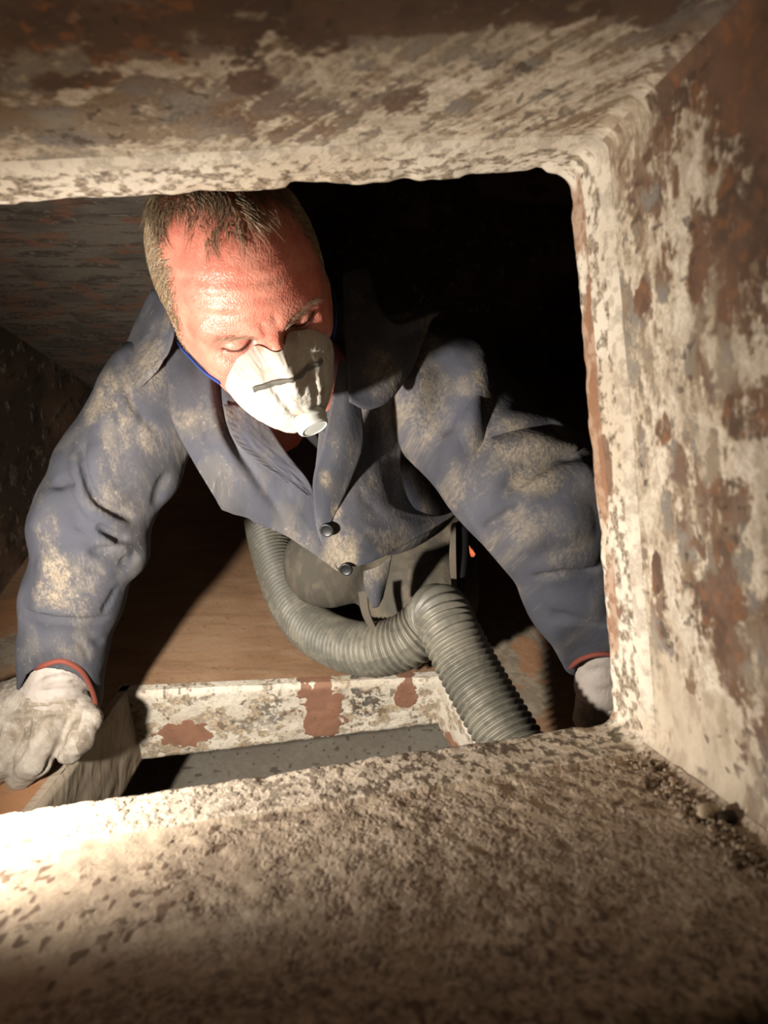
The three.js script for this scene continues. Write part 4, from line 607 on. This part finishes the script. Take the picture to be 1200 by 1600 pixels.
const gR = glove([
  [[126, 1104, 1.074, 0.017], [136, 1124, 1.060, 0.0195], [123, 1154, 1.050, 0.0205], [107, 1176, 1.052, 0.0165]],          // thumb
  [[86, 1108, 1.083, 0.021], [74, 1142, 1.050, 0.0250], [52, 1186, 1.048, 0.0245], [31, 1214, 1.062, 0.0175]],             // index
  [[30, 1105, 1.09, 0.021], [16, 1146, 1.052, 0.0240], [4, 1186, 1.048, 0.0225], [-8, 1208, 1.062, 0.017]],                 // middle
  [[-18, 1105, 1.095, 0.020], [-40, 1144, 1.062, 0.0220], [-54, 1180, 1.060, 0.0205], [-64, 1200, 1.07, 0.016]],           // ring
  [[-58, 1105, 1.10, 0.018], [-90, 1136, 1.075, 0.0190], [-106, 1164, 1.075, 0.018], [-114, 1180, 1.08, 0.014]],           // little
], [[[90, 1088, 1.080], 0.038, [80, 1118, 1.066], 0.033], [[88, 1088, 1.082], 0.037, [20, 1120, 1.066], 0.033], [[78, 1088, 1.088], 0.034, [-36, 1120, 1.076], 0.030], [[60, 1088, 1.09], 0.032, [-80, 1118, 1.09], 0.025], [[98, 1090, 1.082], 0.032, [124, 1110, 1.072], 0.022]],
[{ p: [[108, 1122], [100, 1150], [84, 1182], [58, 1216]], w: 0.0038, a: -0.013 }, { p: [[46, 1120], [42, 1150], [30, 1180], [12, 1202]], w: 0.0035, a: -0.011 }, { p: [[80, 1118], [64, 1150], [58, 1172]], w: 0.005, a: 0.004 }, { p: [[28, 1098], [60, 1102], [96, 1096], [118, 1100]], w: 0.0028, a: 0.0035 }, { p: [[40, 1112], [70, 1116], [100, 1112]], w: 0.0028, a: -0.003 }, { p: [[0, 1130], [-14, 1180]], w: 0.004, a: -0.008 }, { p: [[108, 1128], [130, 1120], [148, 1124]], w: 0.0035, a: -0.006 }, { p: [[60, 1128], [85, 1124], [104, 1130]], w: 0.004, a: 0.004 }, { p: [[112, 1148], [130, 1138], [148, 1142]], w: 0.0028, a: 0.003 }, { p: [[110, 1160], [128, 1152], [146, 1156]], w: 0.0028, a: -0.003 }, { p: [[98, 1172], [112, 1162], [130, 1168]], w: 0.003, a: 0.0025 }, { p: [[8, 1128], [20, 1120], [40, 1118], [60, 1112]], w: 0.005, a: 0.005 }, { p: [[10, 1100], [50, 1108], [100, 1104]], w: 0.0035, a: -0.003 }, { p: [[45, 1150], [50, 1165], [52, 1185]], w: 0.004, a: 0.004 }, { p: [[18, 1132], [26, 1150], [24, 1160]], w: 0.005, a: -0.004 }, { p: [[30, 1090], [80, 1094], [112, 1088]], w: 0.0035, a: 0.003 }],
0.0027, bx([-125, 1060], [175, 1235], 1.02, 1.14), 'dusty pale work glove with wrinkled fingers', [[[97, 1050, 1.075], 0.041, [88, 1082, 1.083], 0.047]],
[{ p: [[60, 1060], [80, 1050], [105, 1052]], w: 0.004, a: -0.005 }, { p: [[55, 1075], [80, 1062], [110, 1060], [130, 1066]], w: 0.004, a: 0.006 }, { p: [[108, 1062], [125, 1070], [140, 1082]], w: 0.003, a: -0.010 }, { p: [[60, 1082], [100, 1078], [135, 1076]], w: 0.003, a: -0.006 }, { p: [[66, 1050], [74, 1062], [72, 1076]], w: 0.003, a: 0.003 }, { p: [[90, 1046], [100, 1056], [118, 1060]], w: 0.003, a: 0.004 }, { p: [[138, 1076], [142, 1090], [146, 1100]], w: 0.003, a: -0.006 }], bx([20, 1010], [170, 1125], 1.01, 1.15));
const gL = glove([
  [[925, 1100, 1.12, 0.022], [922, 1122, 1.115, 0.022], [935, 1142, 1.115, 0.020], [950, 1152, 1.12, 0.017]],
  [[950, 1105, 1.125, 0.023], [972, 1140, 1.105, 0.023], [985, 1172, 1.10, 0.021], [990, 1190, 1.105, 0.016]],
  [[985, 1105, 1.125, 0.024], [1012, 1140, 1.11, 0.023], [1026, 1170, 1.105, 0.021], [1032, 1190, 1.11, 0.016]],
  [[1015, 1100, 1.13, 0.023], [1048, 1132, 1.12, 0.022], [1062, 1160, 1.12, 0.020], [1068, 1178, 1.125, 0.016]],
  [[1040, 1095, 1.14, 0.020], [1076, 1122, 1.135, 0.019], [1090, 1146, 1.135, 0.018], [1096, 1160, 1.14, 0.014]],
], [[[945, 1075, 1.115], 0.034, [965, 1105, 1.12], 0.034], [[945, 1075, 1.115], 0.034, [1010, 1100, 1.125], 0.030], [[945, 1080, 1.115], 0.032, [930, 1100, 1.115], 0.026]],
[{ p: [[925, 1075], [945, 1085], [965, 1082]], w: 0.004, a: -0.004 }, { p: [[940, 1110], [952, 1125], [962, 1140]], w: 0.004, a: -0.008 }],
0.0034, bx([890, 1050], [1120, 1205], 1.06, 1.18), 'shaded pale work glove', [[[938, 1020, 1.090], 0.034, [944, 1068, 1.11], 0.042]], [{ p: [[915, 1050], [940, 1046], [960, 1052]], w: 0.004, a: -0.004 }, { p: [[920, 1062], [940, 1070], [955, 1066]], w: 0.004, a: 0.003 }], bx([880, 1000], [1000, 1105], 1.02, 1.17));
// red binding along the sleeve openings, over the pale cuffs
for (const [g, pts] of [[gR, [[33, 1086, 1.065], [46, 1056, 1.04], [68, 1040, 1.02], [97, 1033, 1.012], [124, 1046, 1.018], [143, 1076, 1.038], [153, 1112, 1.065]]], [gL, [[890, 1044, 1.08], [908, 1030, 1.06], [935, 1022, 1.052], [965, 1024, 1.055], [985, 1040, 1.075]]]]) {
  const q = pts.map(([x, y, d]) => { const h = hit(jacketS, x, y - 2); return px(x, y, h && Math.abs(-h.z - d) < 0.05 ? -h.z - 0.001 : d); });
  const b = tube(q, (t) => 0.0036 * (0.5 + 0.5 * Math.min(1, 12 * t * (1 - t))), 90, 10); b.deleteAttribute('uv');
  obj('cuff_trim', world(b), mat({ color: 0x6e3528, roughness: 0.85 }), g, 'red binding of the cuff');
}
// ------------------------------------------------------------------ trousers, shirt, small jacket parts
const trTex = paint(700, 700, 0.5, 0.5, (u, v) => { const m = fbm(u * 16, v * 16, 4), f = fbm(u * 240, v * 240, 3); let c = mix3([0.075, 0.066, 0.052], [0.12, 0.10, 0.07], step(.30, .70, m)); c = mix3(c, [0.17, 0.14, 0.10], step(.45, .75, fbm(u * 60, v * 60, 5)) * .4); return [...c, .5 + .5 * (f - .5)]; });
const trMat = mat({ map: trTex.map, bumpMap: trTex.bumpMap, bumpScale: 0.001, roughness: 0.95 });
const darkMat = mat({ color: 0x17171a, roughness: 0.95 });
{
  const legs = [cap([655, 800, 1.40], 0.10, [655, 930, 1.31], 0.096), cap([655, 930, 1.31], 0.085, [690, 880, 1.55], 0.06), cap([590, 780, 1.40], 0.09, [512, 880, 1.29], 0.068), cap([512, 880, 1.29], 0.062, [520, 850, 1.55], 0.05), cap([600, 760, 1.36], 0.12, [660, 770, 1.38], 0.12)];
  const base = (x, y, z) => { let d = 1e9; for (const f of legs) d = smin(d, f(x, y, z), 0.03); return d; };
  const fo = folds(base, [{ p: [[575, 860], [600, 930], [640, 985]], w: 0.01, a: -0.008 }, { p: [[620, 900], [660, 880], [710, 870]], w: 0.012, a: 0.008 }, { p: [[600, 930], [650, 950], [700, 940]], w: 0.014, a: -0.006 }, { p: [[470, 880], [510, 900], [555, 890]], w: 0.01, a: -0.006 }, { p: [[700, 820], [715, 870], [712, 930]], w: 0.006, a: 0.008 }]);
  const g = netMesh((x, y, z) => fo(x, y, z) + 0.004 * (fbm3(x * 40, y * 40, z * 40, 2) - .5), V3(-0.3, -0.38, -1.75), V3(0.28, 0.16, -1.02), 0.0055, 1);
  const tr = obj('trousers', world(setGloveUV(g)), trMat, man, 'dusty dark olive work trousers');
  const fl = (n, rows, m, th = .003, l) => obj(n, world(setClothUV(sheet(rows, th, 20, 20))), m, tr, l);
  fl('pocket_flap', [[[568, 892, 1.09], [590, 885, 1.085], [612, 868, 1.09]], [[570, 920, 1.10], [590, 915, 1.095], [606, 900, 1.10]], [[582, 950, 1.12], [590, 948, 1.12], [597, 935, 1.12]]], clothMat, .004, 'grey pocket flap hanging open');
  fl('pocket_edge', [[[560, 925, 1.135], [574, 922, 1.13]], [[566, 960, 1.14], [578, 956, 1.135]], [[584, 992, 1.15], [592, 988, 1.15]]], trMat, .004);
  fl('side_pocket', [[[705, 822, 1.13], [722, 812, 1.135], [745, 822, 1.17]], [[704, 880, 1.15], [722, 880, 1.155], [742, 880, 1.19]], [[706, 935, 1.18], [718, 935, 1.18], [728, 930, 1.21]]], darkMat, .004, 'dark side pocket');
  fl('pocket_seam', [[[706, 818, 1.122], [712, 816, 1.122]], [[702, 870, 1.137], [713, 870, 1.137]], [[707, 928, 1.17], [714, 926, 1.17]]], trMat, .005);
  fl('tag', [[[733, 852, 1.14], [737, 858, 1.14]], [[734, 863, 1.14], [743, 866, 1.14]], [[736, 870, 1.145], [740, 870, 1.145]]], mat({ color: 0xc0603a, roughness: .7 }), .002, 'small orange tag');
}
{ // dark shirt in the open neck
  const g = sheet([[[405, 600, 0.97], [440, 610, .955], [474, 640, 0.95]], [[425, 650, 0.97], [460, 660, .96], [490, 672, 0.955]], [[440, 690, 0.985], [475, 700, .975], [505, 705, .975]], [[470, 750, .975], [490, 760, .97], [515, 770, .97]]], .003, 24, 24);
  obj('shirt', world(setClothUV(g)), darkMat, man, 'black shirt showing at the open neck');
}
{ // buttons on the front
  for (const [x, y, d, r] of [[511, 828, 0.952, 0.0088], [541, 889, 0.978, 0.0085]]) {
    const prof = [[0, .0016], [.6, .0016], [.72, .0028], [.92, .0028], [1, .0018], [1, 0], [0, 0]].map(([a, b]) => new THREE.Vector2(a * r, b)); const b = new THREE.LatheGeometry(prof, 32).toNonIndexed();
    const holes = [[-1, -1], [1, -1], [-1, 1], [1, 1]].map(([p, q]) => { const c = new THREE.CylinderGeometry(r * .11, r * .11, .0008, 8).toNonIndexed(); c.translate(p * r * .24, .0018, q * r * .24); return c; });
    b.rotateX(Math.PI / 2); b.rotateY(-.2); b.rotateX(.45); const p = px(x, y, d); b.translate(p.x, p.y, p.z);
    const bt = obj('button', world(b), mat({ color: 0x101013, roughness: .45 }), jacket, 'black four-hole button');
  }
}
// ------------------------------------------------------------------ suction hose
{
  const pts = [[405, 735, 1.66], [412, 800, 1.56], [432, 880, 1.45], [472, 965, 1.33], [530, 1005, 1.235], [592, 1014, 1.17], [638, 1000, 1.145], [672, 972, 1.13], [687, 956, 1.10], [703, 988, 1.07], [735, 1050, 1.04], [769, 1110, 1.01], [809, 1178, 0.975], [867, 1280, 0.92]].map((q) => px(...q));
  const pitch = 0.0098, r0 = 0.0385;
  const g = tube(pts, (t, a, L) => { const ph = (t * L / pitch) % 1; return r0 + 0.0056 * (Math.pow(0.5 + 0.5 * Math.cos(ph * 2 * Math.PI), 0.7) - 0.5); }, 1400, 40);
  const ht = paint(512, 128, 1.7, 0.25, (u, v) => { const m = fbm(u * 20, v * 20, 4), f = fbm(u * 140, v * 140, 3); let c = mix3([0.115, 0.11, 0.088], [0.185, 0.17, 0.135], step(.4, .62, m * .6 + f * .4)); return [...c, .5 + .4 * (f - .5)]; });
  const t = g.attributes.uv; for (let i = 0; i < t.count; i++) t.setXY(i, t.getX(i) / 1.7, t.getY(i) / .25);
  const at = px(590, 1020, 1.27).applyMatrix4(CAM); at.y = 0;
  const h = thing('suction_hose', 'grey-green ribbed suction hose looping over the floor plate toward the viewer', 'hose', at.toArray());
  obj('hose_tube', world(g), mat({ map: ht.map, bumpMap: ht.bumpMap, bumpScale: .0008, roughness: 0.5 }), h);
}
// ------------------------------------------------------------------ torch that lights the place, left of the frame
{
  const t = thing('torch', 'black hand torch shining into the hatch from the left, outside the view', 'torch', LAMP_AT.toArray());
  const dir = W(0.05, -0.09, -1.15).sub(LAMP_AT).normalize(), q = new THREE.Quaternion().setFromUnitVectors(V3(0, 1, 0), dir);
  const prof = (l) => l.map(([r, y]) => new THREE.Vector2(r, y));
  const put = (g) => { g.applyQuaternion(q); g.translate(LAMP_AT.x, LAMP_AT.y, LAMP_AT.z); return g; };
  obj('barrel', put(new THREE.LatheGeometry(prof([[0, -0.125], [0.014, -0.125], [0.016, -0.123], [0.016, -0.06], [0.018, -0.058], [0.026, -0.034], [0.027, -0.016], [0.025, -0.014], [0.023, -0.016], [0.006, -0.030], [0, -0.030]]), 40)), mat({ color: 0x101010, roughness: 0.5 }), t);
  const m = mat({ color: 0x000000, emissive: 0xfff5e8, emissiveIntensity: 6 });
  obj('lens', put(new THREE.LatheGeometry(prof([[0, -0.0165], [0.0225, -0.0185], [0.0225, -0.0205], [0, -0.0205]]), 32)), m, t, 'glowing lens');
}

// ------------------------------------------------------------------ crumbs of scale in the lower right corner of the hatch
{
  const lump = (r, seed) => { const g = mergeVertices(new THREE.IcosahedronGeometry(r, 2).deleteAttribute('uv').deleteAttribute('normal')), p = g.attributes.position; for (let i = 0; i < p.count; i++) { const k = 0.35 + 1.3 * fbm3(p.getX(i) / r * 1.9 + seed * 3.7, p.getY(i) / r * 1.9, p.getZ(i) / r * 1.3 + seed, 3); p.setXYZ(i, p.getX(i) * k * 1.2, p.getY(i) * k * 0.8, p.getZ(i) * k); } g.computeVertexNormals(); return g; };
  const spot = (x, y, up) => { const [u, n] = onWall('bottom', x, y); return hat(u, -HH + up - 0.0025, n).applyMatrix4(CAM); };
  const a = spot(1108, 1272, 0.004), b = spot(1136, 1276, 0.003);
  const one = (name, at, r, seed, color, label) => { const g = lump(r, seed); g.translate(at.x, at.y, at.z); const t = new THREE.Group(); t.name = numbered(name); t.position.copy(at); t.userData = { label, category: 'scale crumb' }; scene.add(t); t.updateMatrixWorld(true); obj('crumb', g, mat({ color, roughness: .9 }), t); };
  one('scale_crumb', a, 0.0058, 3, 0xa8977e, 'pale crumb of scale in the lower right corner of the hatch');
  one('scale_crumb', b, 0.0045, 8, 0x2a1c14, 'dark crumb of rust next to the pale crumb in the corner');
  const r = rng(77), gs = [];
  for (let i = 0; i < 260; i++) { const t = r(), x = mix(985, 1200, t) - 70 * r() * r(), y = mix(1150, 1345, t) + 50 * (r() - .4) * r(); const at = spot(x, y, 0.0008), g = lump(0.0008 + 0.0022 * r() * r(), i); g.rotateY(r() * 6); g.translate(at.x, at.y, at.z); const c = r() < .5 ? [.36, .28, .2] : r() < .5 ? [.12, .08, .05] : [.24, .18, .125]; const col = new Float32Array(g.attributes.position.count * 3); for (let k = 0; k < col.length; k += 3) col.set(c, k); g.setAttribute('color', new THREE.BufferAttribute(col, 3)); gs.push(g); }
  const m = obj('grit', mergeGeometries(gs), mat({ vertexColors: true, roughness: .95 })); m.userData = { label: 'brown grit and rust crumbs gathered along the lower right corner', category: 'grit', kind: 'stuff' };
}
renderer.render(scene, camera);
